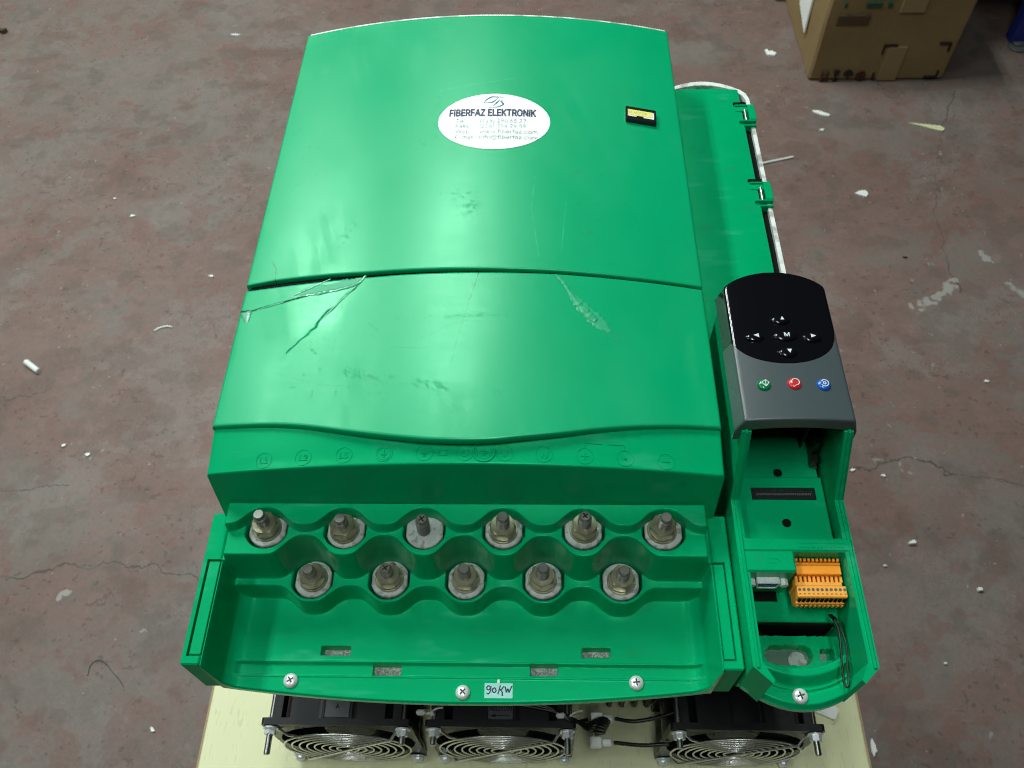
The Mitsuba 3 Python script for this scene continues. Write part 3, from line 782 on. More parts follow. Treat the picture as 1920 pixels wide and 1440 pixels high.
# ------------------------------------------------------------------ fans
def fan(x0, seed, word=None, arrow=False, label=None, long=(0.006, 0.003), deep=0.036):
    r = np.random.default_rng(seed)
    W = 0.0930
    yf = 0.1180
    cx_, cz = x0 + W / 2, 0.0015 + W / 2
    P = lambda q: np.asarray(q, float)
    sq = sbox(0.0022, 0.0022, W - 0.0022, W - 0.0022).buffer(0.0022, 5)
    hole = Point(W / 2, W / 2).buffer(0.0435, 48)
    fl = extr(sq.difference(hole), 0, 0.0042)
    rot = np.array([[1, 0, 0, x0], [0, 0, 1, 0], [0, 1, 0, 0.0015], [0, 0, 0, 1.0]])   # (x, y, z) -> (x, z, y)
    def up(m, y):
        m = m.copy()
        m.vertices = np.stack([x0 + m.vertices[:, 0], y + m.vertices[:, 2], 0.0015 + m.vertices[:, 1]], 1)
        m.invert()
        return m
    barrel = extr(Point(W / 2, W / 2).buffer(0.0458, 64).difference(Point(W / 2, W / 2).buffer(0.0432, 64)), 0, deep - 0.008)
    parts = [up(fl, yf), up(fl, yf + deep - 0.0042), up(barrel, yf + 0.004)]
    # corner webs and the flat boss on top
    for sx in (0.006, W - 0.012):
        parts.append(box(x0 + sx, x0 + sx + 0.006, yf + 0.004, yf + deep - 0.004, 0.0015 + W - 0.012, 0.0015 + W - 0.0016, 0.0004))
    parts.append(box(cx_ - 0.0095, cx_ - 0.0078, yf + 0.004, yf + deep - 0.004, 0.0015 + W - 0.006, 0.0015 + W - 0.0003, 0.0002))
    parts.append(box(cx_ + 0.0078, cx_ + 0.0095, yf + 0.004, yf + deep - 0.004, 0.0015 + W - 0.006, 0.0015 + W - 0.0003, 0.0002))
    parts.append(box(cx_ - 0.030, cx_ + 0.030, yf + 0.004, yf + deep - 0.004, 0.0015 + W - 0.010, 0.0015 + W - 0.0022, 0.0004))
    k = add(D + '__fan', cat(*parts), 'black_satin', 35, label=label)
    top = 0.0015 + W
    if word:
        add(k + '__top_label', box(cx_ - 0.0076, cx_ + 0.0076, yf + 0.0048, yf + 0.024, top - 0.003, top - 0.0001, 0.0002), 'grey_label')
        g = text(word, 0.0026, min(0.0135, 0.0027 * len(word)), 0.0004, True)
        g.apply_transform(trimesh.transformations.rotation_matrix(math.pi, [0, 0, 1]))
        g.apply_translation([cx_ + (g.bounds[1, 0] - g.bounds[0, 0]) / 2, yf + (0.0128 if len(word) == 1 else 0.0124), top - 0.0002])
        gs = [g]
        if arrow:
            gs += [box(cx_ - 0.005, cx_ + 0.006, yf + 0.0066, yf + 0.0070, top - 0.0003, top + 0.0002, 0.0001), extr(Polygon([(cx_ - 0.0065, yf + 0.0068), (cx_ - 0.003, yf + 0.0058), (cx_ - 0.003, yf + 0.0078)]), top - 0.0003, top + 0.0002)]
        add(k + '__lettering', cat(*gs), 'void')
    # impeller
    blades = []
    for b in range(7):
        a0 = b * 2 * math.pi / 7 + seed
        rows = []
        for rr in np.linspace(0.017, 0.0418, 8):
            s = (rr - 0.017) / 0.025
            rows.append([(cx_ + rr * math.cos(a0 + q * 0.62 + 0.35 * s), yf + 0.010 + 0.018 * q - 0.002 * s, cz + rr * math.sin(a0 + q * 0.62 + 0.35 * s)) for q in np.linspace(0, 1, 7)])
        g = grid(np.array(rows), None)
        g2 = g.copy()
        g2.apply_translation([0, 0.0012, 0])
        g2.invert()
        blades += [g, g2]
    add(k + '__impeller', cat(lathe([(0, 0), (0.0155, 0), (0.0172, 0.0016), (0.0172, 0.024), (0, 0.024)], 36, (cx_, yf + 0.006, cz), (0, 1, 0)), *blades), 'black_plastic', 40)
    # wire guard: rings, two crossing spokes, feet
    yg = yf - 0.0042
    a_ = np.arange(64) * 2 * math.pi / 64
    wires = []
    for rr in np.arange(8) * 0.00485 + 0.0072:
        dome = yg - 0.0006 * (1 - rr / 0.043)
        wires.append(tube(np.stack([cx_ + rr * np.cos(a_), np.full(64, dome), cz + rr * np.sin(a_)], 1), 0.00066, 7, True))
    q = 0.0412
    for sgn, dy in ((1, -0.0012), (-1, 0.0012)):
        L = [(-q, 0.0034), (-0.0365, 0.0034), (-0.0325, -0.0002 + dy), (0.0, dy), (0.0325, -0.0002 + dy), (0.0365, 0.0034), (q, 0.0034)]
        pts = [(cx_ + s, yg + d, cz + s * sgn) for s, d in L]
        dense = np.vstack([np.linspace(pts[i], pts[i + 1], 6)[:-1] for i in range(len(pts) - 1)] + [np.array(pts[-1:])])
        wires.append(tube(dense, 0.00085, 8))
    add(k + '__wire_guard', cat(*wires), 'chrome', True)
    # mounting hardware
    for i, (sx, sz) in enumerate(((-1, 1), (1, 1), (-1, -1), (1, -1))):
        bx, bz = cx_ + sx * q, cz + sz * q
        if sz > 0:
            ext = long[0] if sx < 0 else long[1]
            add(k + '__bolt', cyl((bx, yf - 0.007 - ext, bz), (bx, yf + deep + 0.01, bz), 0.0019, 14, 0.0004), 'steel', 40)
            n_ = hexnut(0.0037, 0.0036, r.uniform(0, 1))
            n_.vertices = np.stack([bx + n_.vertices[:, 0], yf - 0.0014 - n_.vertices[:, 2], bz + n_.vertices[:, 1]], 1)
            w_ = lathe([(0.0015, 0), (0.0047, 0), (0.0047, 0.0009), (0.0015, 0.0009)], 20, (bx, yf - 0.0014, bz), (0, 1, 0))
            add(k + '__nut', cat(n_, w_), 'screw_steel', 25)
        else:
            add(k + '__bolt', lathe([(0, 0), (0.0018, 0), (0.0030, 0.0007), (0.0036, 0.0020), (0.0036, 0.0032), (0, 0.0032)], 18, (bx, yf - 0.0052, bz), (0, 1, 0)), 'screw_steel', 40)
            add(k + '__nut', lathe([(0, 0), (0.0047, 0), (0.0047, 0.0010), (0, 0.0010)], 20, (bx, yf - 0.0018, bz), (0, 1, 0)), 'screw_steel', 30)
    return k


fan(-0.1716, 1, 'Y', label='left black fan with a long bolt at its upper left corner', long=(0.0095, 0.003))
fan(-0.0700, 2, 'ROTATION', True, label='middle black fan with rotation arrow and cable ties', long=(0.003, 0.0075))
fan(0.0806, 3, label='right black fan apart from the other two', long=(0.003, 0.006))

# wiring between the fans
def cable(pts, r=0.0011, m='cable_black', n=60, name='__fan_cable'):
    add(D + name, tube(spline(pts, n), r, 8), m, True)


for j in range(3):
    cable([(-0.066, 0.1285 + 0.002 * j, 0.0965), (-0.045, 0.1315 + 0.0015 * j, 0.0985 + 0.001 * j), (-0.020, 0.1310 + 0.002 * j, 0.0990), (0.006, 0.1275 + 0.001 * j, 0.0975), (0.020, 0.1235 - 0.001 * j, 0.096), (0.030, 0.1180 + 0.003 * j, 0.090)])
cable([(0.048, 0.1275, 0.078), (0.060, 0.1265, 0.076), (0.075, 0.1285, 0.078), (0.086, 0.131, 0.082)], 0.00125)
cable([(0.048, 0.1165, 0.062), (0.066, 0.1155, 0.060), (0.0835, 0.1165, 0.060)], 0.00125)
for z0, y0 in ((0.078, 0.1275), (0.062, 0.1165)):
    k = add(D + '__wire_connector', box(0.033, 0.0405, y0 - 0.0034, y0 + 0.0034, z0 - 0.0034, z0 + 0.0034, 0.0008), 'white_plastic', label=None)
    add(k + '__sleeve', cyl((0.0405, y0, z0), (0.0465, y0, z0), 0.0027, 16, 0.0006), 'white_plastic')
for j in range(6):
    t_ = j / 5
    cable([(0.0295, 0.119 + 0.002 * t_, 0.088), (0.0340 + 0.001 * j, 0.1175 + 0.0016 * j, 0.0895 + 0.002 * math.sin(j)), (0.0405 + 0.0007 * j, 0.1185 + 0.0012 * j, 0.080), (0.0365, 0.1195 + 0.0008 * j, 0.070)], 0.0011, n=24)
# cable ties
for cx_, cy_, cz_ in ((-0.0668, 0.1250, 0.0965), (0.0190, 0.1245, 0.0950)):
    a_ = np.arange(20) * 2 * math.pi / 20
    k = add(D + '__cable_tie', tube(np.stack([cx_ + 0.0026 * np.cos(a_), cy_ + 0 * a_, cz_ - 0.001 + 0.0026 * np.sin(a_)], 1), 0.0007, 6, True), 'white_plastic', True)
    add(k + '__tail', cat(box(cx_ - 0.0085, cx_ - 0.0025, cy_ - 0.0015, cy_ + 0.002, cz_ + 0.0005, cz_ + 0.0038, 0.0012), tube(spline([(cx_, cy_, cz_ + 0.002), (cx_ + 0.004, cy_ + 0.002, cz_ + 0.004), (cx_ + 0.008, cy_ + 0.003, cz_ + 0.003)], 12), 0.0006, 6)), 'white_plastic')

# ------------------------------------------------------------------ control module on the right
xa, xb = 0.0912, 0.1443
# upper side panel
us = np.linspace(0.0862, 0.1385, 40)
pc = lambda x: 0.2598 + 0.0016 * (1 - ((x - 0.1165) / 0.027) ** 2)
ynotch = []
rows = [np.stack([us, np.full(40, y), pc(us)], 1) for y in np.linspace(0.272, 0.5065, 40)]
pan = man(grid(np.array([[[0, 0, 0]]] * 1) if False else np.array(rows), 0.246))
add(D + '__side_panel', grid(np.array(rows), 0.246), 'green_plastic', 40)
cl = [(0.4885, 0.1290), (0.4155, 0.1290)]
a_ = np.linspace(0, 1, 40)
# pale metal rim round the far end and right flank
outer = [(0.0900, 0.5085)] + [(0.0900 + 0.0485 * s, 0.5085 + 0.0085 * math.sin(math.pi * s) ** 0.8) for s in np.linspace(0.05, 0.93, 16)] + [(0.1405, 0.5075), (0.1440, 0.5035), (0.1456, 0.4975), (0.1458, 0.275), (0.1432, 0.275), (0.1430, 0.4965), (0.1412, 0.5015), (0.1380, 0.5048)] + [(0.0900 + 0.0485 * s, 0.5055 + 0.0075 * math.sin(math.pi * s) ** 0.8) for s in np.linspace(0.93, 0.05, 16)] + [(0.0900, 0.5055)]
rim = extr(Polygon(outer).buffer(0), 0.18, 0.2595)
add(D + '__panel_rim', rim, 'alu_rim', 25)
add(D + '__panel_gap', box(0.1386, 0.1431, 0.275, 0.4985, 0.20, 0.2568, 0.0003), 'void')
for yc in (0.4805, 0.4050):
    k = add(D + '__hinge_clip', cat(box(0.1338, 0.1464, yc + 0.0068, yc + 0.0082, 0.252, 0.2622, 0.0003), box(0.1350, 0.1464, yc - 0.0094, yc - 0.0080, 0.252, 0.2626, 0.0003),
                                    box(0.1422, 0.1468, yc - 0.0080, yc + 0.0068, 0.252, 0.2628, 0.0004), box(0.1338, 0.1422, yc + 0.0022, yc + 0.0068, 0.252, 0.2612, 0.0003), box(0.1380, 0.1464, yc - 0.0128, yc - 0.0114, 0.252, 0.2614, 0.0003)), 'green_plastic')
    add(k + '__slot', box(0.1346, 0.1424, yc - 0.0080, yc + 0.0018, 0.2550, 0.2602, 0.0003), 'void')
    add(k + '__spring_pin', cyl((0.1404, yc - 0.0078, 0.2606), (0.1404, yc + 0.0040, 0.2606), 0.0012, 14, 0.0003), 'steel')
    add(k + '__notch', box(0.1332, 0.1420, yc + 0.0086, yc + 0.0112, 0.2570, 0.26185, 0.0004), 'void')

# housing side walls (profile in y, z), thickness along x
prof = Polygon([(0.120, 0.2), (0.1065, 0.238), (0.1065, 0.2745), (0.1835, 0.2752), (0.1985, 0.3128), (0.2765, 0.3128), (0.2765, 0.2)])


def wall(x0, x1, prof):
    m = extr(prof, x0, x1)
    m.vertices = m.vertices[:, [2, 0, 1]]
    m.vertices[:, 0] -= (0.09 if x0 > 0.12 else 0.0) * np.clip(m.vertices[:, 2] - 0.275, 0, 1)
    return m


add(D + '__control_housing', cat(wall(xa, xa + 0.0043, prof), wall(xb - 0.0043, xb, prof), box(xa + 0.004, xb - 0.004, 0.2715, 0.2765, 0.2, 0.3126, 0.0005)), 'green_plastic', 30)
# rail ridge lines on both walls
hk = D + '__control_housing'
for xl in (xa + 0.0014, xb - 0.0026):
    pr = Polygon([(0.1050, 0.272), (0.1050, 0.2756), (0.1828, 0.2764), (0.1976, 0.3136), (0.2000, 0.3136), (0.2000, 0.300), (0.186, 0.272)])
    add(hk + '__rail_ridge', wall(xl, xl + 0.0012, pr), 'green_plastic', 30)
# chamfered front corners and the rounded front lip
fr_out = [(xa, 0.1075), (xa, 0.1055), (0.0985, 0.0985), (0.0998, 0.0998), (xa + 0.0043, 0.1075)]
fr_out2 = [(xb, 0.1075), (xb, 0.1055), (0.1372, 0.0988), (0.1360, 0.1002), (xb - 0.0043, 0.1075)]
for pl in (fr_out, fr_out2):
    add(hk + '__corner', extr(Polygon(pl).buffer(0), 0.2430, 0.2745), 'green_matte', 25)
nxm, nym = 120, 110
um = np.linspace(xa + 0.0002, xb - 0.0002, nxm)
yfr = 0.0942 + 0.0100 * (np.abs(um - 0.1180) / 0.0262) ** 2.0
vm = np.linspace(0, 1, nym)
Ym = yfr[None] + vm[:, None] * (0.150 - yfr)[None]
Xm = np.broadcast_to(um, Ym.shape)
dl = Ym - yfr[None]
Zm = 0.2492 - 0.0025 * (1 - sst(0, 0.0022, dl))
Zm = Zm - 0.0010 * np.exp(-((dl - 0.0072) / 0.0005) ** 2) - 0.0012 * np.exp(-((dl - 0.0098) / 0.0006) ** 2)
Zm = Zm + 0.0035 * sst(0.0100, 0.0140, dl) - 0.0095 * sst(0.0165, 0.0185, dl)
hol = np.maximum(np.hypot(np.clip(np.abs(Xm - 0.1160) - 0.0065, 0, 9), Ym - 0.1196) - 0.0044, 0.0)
Zm = np.where(hol <= 0, 0.2372, Zm)
sqh = np.maximum(np.abs(Xm - 0.1338) - 0.0030, np.abs(Ym - 0.1200) - 0.0024)
Zm = np.where(sqh < 0, 0.2372, Zm)
slotm = sst(0.1288, 0.1291, Ym) * (1 - sst(0.1326, 0.1329, Ym))
Zm = Zm - 0.0205 * slotm
Zm = Zm - 0.003 * sst(0.1326, 0.1330, Ym)
add(hk + '__lower_floor', grid(np.stack([Xm, Ym, Zm], -1), 0.2432), 'green_plastic', 50)
add(hk + '__hole_backing', box(0.1045, 0.1275, 0.114, 0.1245, 0.2366, 0.23735, 0.0002), 'hole_grey')
add(hk + '__hole_backing', cyl((0.1212, 0.1186, 0.2369), (0.1212, 0.1186, 0.2378), 0.0042, 24), 'tin_plate')
add(hk + '__hole_backing', box(0.1318, 0.1350, 0.1180, 0.1222, 0.2368, 0.2376, 0.0002), 'tin_plate')
pan_screw(hk + '__lip_screw', 0.1163, 0.0996, 0.2492, 0.0035, 0.3)
add(hk + '__slot_shade', cat(box(xa + 0.0045, xb - 0.0045, 0.1290, 0.1326, 0.2215, 0.2268, 0.0004), box(xa + 0.0045, xb - 0.0065, 0.1320, 0.1329, 0.2225, 0.2488, 0.0003)), 'void')  # black plates stand in for the shade down in the slot

# shelf, ledge, floors between the walls
add(hk + '__shelf', cat(box(xa + 0.0043, 0.1378, 0.1640, 0.1985, 0.262, 0.2700, 0.0006), box(xa + 0.0043, 0.1365, 0.1985, 0.262, 0.262, 0.2694, 0.0004)), 'green_plastic')
add(hk + '__recess_back', box(xa + 0.0043, 0.1378, 0.262, 0.2715, 0.255, 0.312, 0.0005), 'green_plastic')
add(hk + '__trough', box(0.1378, xb - 0.0043, 0.15, 0.262, 0.245, 0.2505, 0.0004), 'green_plastic')
k = add(hk + '__slot_connector', cat(box(0.1028, 0.1334, 0.1860, 0.1875, 0.2695, 0.2706, 0.0002), box(0.1028, 0.1334, 0.1908, 0.1923, 0.2695, 0.2706, 0.0002), box(0.1028, 0.1042, 0.1875, 0.1908, 0.2695, 0.2706, 0.0002), box(0.1320, 0.1334, 0.1875, 0.1908, 0.2695, 0.2706, 0.0002), box(0.1042, 0.1320, 0.1875, 0.1908, 0.2695, 0.27005, 0.0001)), 'black_plastic')
add(k + '__pin_row', cat(*[box(0.1052 + i * 0.00088, 0.1057 + i * 0.00088, 0.1884, 0.1895, 0.2699, 0.27035, 0.0001) for i in range(30)]), 'rack_grey')
for x, y in ((0.1171, 0.2005), (0.1172, 0.1738)):
    add(hk + '__screw_well', cat(lathe([(0.0019, 0), (0.0021, 0.0005), (0.0017, 0.0009), (0.0012, 0.0006), (0, 0.0005)], 20, (x, y, 0.2699)),), 'void')
k = add(hk + '__ledge', cat(box(xa + 0.0026, xb - 0.0003, 0.1572, 0.1640, 0.250, 0.2757, 0.0009), box(xa + 0.0026, 0.1166, 0.1474, 0.1576, 0.250, 0.2757, 0.0009)), 'green_plastic')
add(hk + '__ledge__raised_mark', cat(*[box(0.1195 + i * 0.0019, 0.1206 + i * 0.0019, y, y + 0.0007, 0.2754, 0.2760, 0.0001) for i in range(11) for y in (0.1590, 0.1610)], *[bars(b).apply_translation([0.1068, 0.1526, 0.2756]) for b in ((-0.002, 0.0015, 0.0010, 0.0013), (-0.0026, -0.0022, -0.0008, 0.0010), (-0.002, 0.001, -0.0012, -0.0009), (0.0018, 0.003, -0.0002, 0.0001), (0.001, 0.0026, 0.0004, 0.0007))]), 'green_plastic')
add(hk + '__lower_deck', box(xa + 0.0043, xb - 0.0043, 0.1330, 0.1574, 0.244, 0.2505, 0.0006), 'green_plastic')
# socket with blue insert on the ledge face
tr = Polygon([(-0.0046, 0.0022), (0.0046, 0.0022), (0.0038, -0.0028), (-0.0038, -0.0028)]).buffer(0.0008, 4)


def face_on(poly, y0, y1, cx_, cz_):
    m = extr(poly, 0, y1 - y0)
    m.vertices = np.stack([cx_ + m.vertices[:, 0], y1 - m.vertices[:, 2], cz_ + m.vertices[:, 1]], 1)
    return m


SXc, SZc = 0.1049, 0.2660
k = add(hk + '__socket', face_on(tr.difference(tr.buffer(-0.0007)), 0.1444, 0.1476, SXc, SZc), 'screw_steel', 30, label='metal shelled serial socket with blue insert')
add(k + '__insert', face_on(tr.buffer(-0.0008), 0.1449, 0.1476, SXc, SZc), 'blue_plastic')
for sx in (-0.0074, 0.0074):
    n_ = hexnut(0.0020, 0.0032, 0.3)
    n_.vertices = np.stack([SXc + sx + n_.vertices[:, 0], 0.1474 - n_.vertices[:, 2], SZc + n_.vertices[:, 1]], 1)
    add(k + '__nut', n_, 'screw_steel', 25)
add(hk + '__socket_shade', box(0.0962, 0.1125, 0.1425, 0.1474, 0.2503, 0.2510, 0.0002), 'void')  # black sheet painted in as the shade below the socket

# orange header and plug
PX0, PX1 = 0.1157, 0.1372
pt = (0.1372 - 0.1157) / 11
PX0, PX1 = 0.1170, 0.1392
pt = (PX1 - PX0) / 11
k = add(hk + '__terminal_header', cat(box(0.1180, 0.1384, 0.1487, 0.1531, 0.250, 0.2695, 0.0003), box(0.1182, 0.1390, 0.1536, 0.1549, 0.250, 0.2684, 0.0002), *[box(0.1186 + i * 0.00189, 0.1197 + i * 0.00189, 0.1552, 0.1567, 0.250, 0.2690, 0.0002) for i in range(11)]), 'orange_plastic', label='orange terminal header')
k = add(hk + '__terminal_plug', cat(box(PX0 - 0.0004, PX1 - 0.0014, 0.1434, 0.1453, 0.2572, 0.2690, 0.0003), box(PX0, PX1, 0.1378, 0.1433, 0.2572, 0.2696, 0.0005), box(PX0 - 0.0002, PX1 - 0.0006, 0.1366, 0.1378, 0.2606, 0.2648, 0.0003),
                                    *[box(PX0 + i * pt + 0.0003, PX0 + (i + 1) * pt - 0.0005, 0.1454, 0.1485, 0.2572, 0.2680, 0.0002) for i in range(11)], *[box(PX0 + i * pt + 0.0002, PX0 + (i + 1) * pt - 0.0008, 0.1359, 0.1366, 0.2612, 0.2636, 0.0002) for i in range(11)]), 'orange_pale', label='orange screw terminal plug')
for i in range(11):
    cx_ = PX0 + (i + 0.5) * pt
    add(k + '__screw', cyl((cx_, 0.1414, 0.2690), (cx_, 0.1414, 0.26975), 0.00072, 12), 'stud_steel', 30)
    add(k + '__number', box(cx_ - 0.0005, cx_ + 0.0004, 0.1392, 0.1396, 0.2690, 0.26968, 0.00002), 'card_dark')
    add(k + '__wire_entry', box(cx_ - 0.0006, cx_ + 0.0006, 0.1370, 0.1380, 0.2655, 0.2682, 0.0002), 'void')
# black wire loop from the plug
loop = [(0.1345, 0.1345, 0.256), (0.1358, 0.1310, 0.259), (0.1372, 0.1270, 0.258), (0.1384, 0.1205, 0.257), (0.1374, 0.1110, 0.2565), (0.1362, 0.1035, 0.2565), (0.1352, 0.1020, 0.2565), (0.1345, 0.1040, 0.2565), (0.1348, 0.1120, 0.257), (0.1356, 0.1190, 0.2575), (0.1356, 0.1260, 0.259), (0.1346, 0.1310, 0.2585), (0.1336, 0.1345, 0.256)]
add(hk + '__wire_loop', tube(spline(loop, 120), 0.00052, 8), 'cable_black', True, label='thin black wire loop')
# ribbon connector standing inside the recess
k = add(hk + '__ribbon_connector', cat(box(0.1330, 0.1362, 0.2040, 0.2080, 0.2694, 0.276, 0.0003), box(0.1335, 0.1358, 0.2085, 0.2500, 0.2694, 0.285, 0.0003), box(0.1300, 0.1312, 0.2150, 0.2600, 0.2694, 0.300, 0.0003)), 'black_plastic')
add(k + '__pin', cat(*[box(0.1333 + i * 0.0008, 0.1337 + i * 0.0008, 0.2024, 0.2040, 0.271, 0.2716, 0.0001) for i in range(4)]), 'steel')

# ------------------------------------------------------------------ keypad
kx0, kx1 = 0.0906, 0.1404
kc = 0.5 * (kx0 + kx1)
kz = lambda x: 0.3200 + 0.0016 * (1 - ((x - kc) / 0.0249) ** 2)
yarc = lambda x: 0.2748 + 0.0102 * np.sqrt(np.clip(1 - ((x - kc) / 0.0249) ** 2 * 0.985, 0, 1)) ** 1.3
yell = lambda x: 0.2505 - 0.0205 * np.sqrt(np.clip(1 - ((x - 0.1146) / 0.0250) ** 2, 0, 1)) ** 0.85
kr = 0.0016
e = kr * (1 - np.cos(np.linspace(0, math.pi / 2, 5)))
us = np.concatenate([[kx0 - 0.0024, kx0 - 0.0006], kx0 + e, np.linspace(kx0 + kr, kx1 - kr, 60)[1:-1], (kx1 - e)[::-1], [kx1 + 0.0006, kx1 + 0.0024]])
eu = np.concatenate([[0.0085, 0.0030], kr * (1 - np.sin(np.linspace(0, math.pi / 2, 5))), np.zeros(58), (kr * (1 - np.sin(np.linspace(0, math.pi / 2, 5))))[::-1], [0.0030, 0.0085]])
uc = np.clip(us, kx0, kx1)


def key_rows(ya, yb, n):
    return [np.stack([us, ya + (yb - ya) * s, kz(uc) - eu], 1) for s in np.linspace(0, 1, n)]


ya, yb = np.full(len(us), 0.2010), yell(uc)
front = []
arch = 0.0042 + 0.0075 * sst(0.0205, 0.0243, np.abs(us - kc)) + 0.0012 * ((us - kc) / 0.025) ** 2
for a0 in np.linspace(1, 0.1, 5) * math.pi / 2:
    front.append(np.stack([us, np.full(len(us), 0.2010 - 0.0014 * math.sin(a0)), kz(uc) - 0.0014 * (1 - math.cos(a0)) - eu], 1).tolist())
front0 = np.stack([us, np.full(len(us), 0.1992), np.minimum(kz(uc) - 0.0014 - arch - 0.0004, kz(uc) - eu - 0.0016)], 1)
back0 = np.stack([us, np.full(len(us), 0.2012), np.minimum(kz(uc) - 0.0014 - arch - 0.0004, kz(uc) - eu - 0.0016)], 1)
K = D + '__keypad'
k = add(K, grid(np.array([back0, front0] + [np.array(r_) for r_ in front] + key_rows(ya, yb - 0.0001, 30))), 'grey_keypad', 45, label='grey and black keypad with five oval black keys and three coloured buttons')
add(K + '__screen_panel', grid(np.array(key_rows(yb + 0.0001, yarc(uc), 30) + [np.stack([us, yarc(uc) + 0.0006, kz(uc) - np.maximum(eu, 0.0010)], 1), np.stack([us, yarc(uc) + 0.0010, kz(uc) - 0.0105], 1)])), 'black_gloss', 45)
add(K + '__core', extr(Polygon([(kx0 + 0.0025, 0.2030), (kx1 - 0.0025, 0.2030)] + [(x, float(yarc(np.array(x))) - 0.002) for x in np.linspace(kx1 - 0.0025, kx0 + 0.0025, 20)]), 0.3130, 0.3165), 'void', 20)


def dome(name, x, y, rx, ry, h, m, tilt=0.0):
    prof = [(1.0, -0.0008), (1.0, 0.0), (0.96, h * 0.35), (0.85, h * 0.65), (0.65, h * 0.86), (0.35, h * 0.97), (0, h)]
    g = lathe(prof, 40)
    g.apply_scale([rx, ry, 1])
    g.apply_translation([x, y, float(kz(x)) - 0.0001])
    return add(name, g, m, 60)


def symbol(k, x, y, z, polys, m='symbol_white'):
    add(k + '__symbol', cat(*[p.apply_translation([x, y, z]) for p in polys]), m, False)


def outline(pts, w=0.0004, h=0.0001):
    pts = np.array(pts + [pts[0]], float)
    return cat(*[ribbon(np.array([pts[i], pts[i + 1]]), w, 0, h) for i in range(len(pts) - 1)])


def arc(r, a0, a1, w=0.0004, n=24):
    q = np.linspace(a0, a1, n)
    return ribbon(np.stack([r * np.cos(q), r * np.sin(q)], 1), w, 0, 0.0001)


zk = float(kz(kc)) + 0.0013
tri = lambda p: extr(Polygon(p), 0, 0.0001)
for x, y, p in ((0.1148, 0.2549, [(-0.0006, -0.0008), (0.0012, -0.0008), (0.0003, 0.0012)]), (0.1016, 0.2451, [(0.0013, -0.0012), (0.0013, 0.0012), (-0.0012, 0.0002)]), (0.1278, 0.2447, [(-0.0008, -0.0010), (-0.0008, 0.0012), (0.0016, 0.0001)]), (0.1153, 0.2358, [(-0.0008, 0.0010), (0.0014, 0.0010), (0.0004, -0.0012)])):
    k = dome(K + '__arrow_key', x, y, 0.0046, 0.0028, 0.0015, 'black_gloss')
    symbol(k, x + 0.0004, y + 0.0003, float(kz(x)) + 0.00142, [tri(p)])
k = dome(K + '__mode_key', 0.1156, 0.2454, 0.0058, 0.0031, 0.0015, 'black_gloss')
g = text('M', 0.0022, 0.0026, 0.0001, True)
add(k + '__symbol', g.apply_translation([0.1149, 0.2445, float(kz(0.1156)) + 0.00142]), 'symbol_white', False)
BR = 0.0032
k = dome(K + '__start_button', 0.1020, 0.2182, BR, BR, 0.0017, 'button_green')
symbol(k, 0.1022, 0.2183, float(kz(0.102)) + 0.00166, [outline([(-0.0015, 0.0004), (0.0003, 0.0017), (0.0018, 0.0003), (0.0002, -0.0017)], 0.00035), ribbon(np.array([(-0.0014, 0.0004), (0.0002, -0.0015)]), 0.0003, 0, 0.0001), ribbon(np.array([(0.0003, 0.0017), (0.0002, -0.0015)]), 0.0003, 0, 0.0001)])
k = dome(K + '__stop_button', 0.1156, 0.2185, BR, BR, 0.0017, 'button_red')
symbol(k, 0.1157, 0.2186, float(kz(0.1156)) + 0.00166, [arc(0.0017, -1.3, 3.6), ribbon(np.array([(-0.0005, -0.0022), (0.0002, -0.0016)]), 0.0003, 0, 0.0001)])
k = dome(K + '__reset_button', 0.1287, 0.2182, BR, BR, 0.0017, 'button_blue')
symbol(k, 0.1288, 0.2183, float(kz(0.1287)) + 0.00166, [arc(0.0017, -2.6, 2.4), arc(0.0006, 0, 6.28), tri([(-0.0016, 0.0012), (-0.0006, 0.0018), (-0.0010, 0.0006)])])

# ------------------------------------------------------------------ small things on the table
def flake(name, x, y, z, pts, h, m, rot=0.0, label=None, cat_=None, bend=0.0, group=None):
    p = Polygon(pts).buffer(0)
    g = extr(p, 0, h)
    if bend:
        g.vertices[:, 2] += bend * (g.vertices[:, 0] ** 2 + 0.5 * np.abs(g.vertices[:, 1]) * np.abs(g.vertices[:, 0]))
    g.apply_transform(trimesh.transformations.rotation_matrix(rot, [0, 0, 1]))
    g.apply_translation([x, y, z])
    return add(name, g, m, 20, label=label, cat=cat_, group=group)


flake('plastic_scrap', 0.2000, 0.1545, 0.0003, [(-0.010, -0.004), (0.012, -0.006), (0.014, 0.002), (-0.008, 0.012)], 0.004, 'white_plastic', -0.3, 'white plastic piece on the table under the right corner of the drive', 'plastic piece')
flake('tape_scrap', -0.176, 0.1435, 0.0003, [(-0.014, -0.003), (-0.004, -0.006), (0.012, -0.004), (0.012, 0.010), (-0.006, 0.006)], 0.0012, 'packing_tape', 0.2, 'crumpled brown tape beside the left fan', 'tape', bend=20)

# ------------------------------------------------------------------ cardboard boxes and rack
B = 'cardboard_box'
labels[B] = dict(label='brown cardboard box with printed handling symbols at upper right', category='cardboard box')
bx0, bx1, by0, by1, bz1 = 0.6785, 1.0165, 1.860, 2.24, FZ + 0.34
g = box(bx0, bx1, by0, by1, FZ + 0.001, bz1, 0.006)
g = g.subdivide().subdivide().subdivide()
g.vertices += (meshkit.fbm(g.vertices * 7, 3)[:, None] - 0.5) * np.array([0.012, 0.012, 0.0])
add(B + '__carton', g, 'cardboard', 40)
yf = by0 - 0.0055


def fq(x0, x1, z0, z1, m, name, y=yf, t_=0.0008):
    return add(B + '__' + name, box(x0, x1, y - t_, y + 0.008, FZ + z0, FZ + z1, 0.0002), m, False)


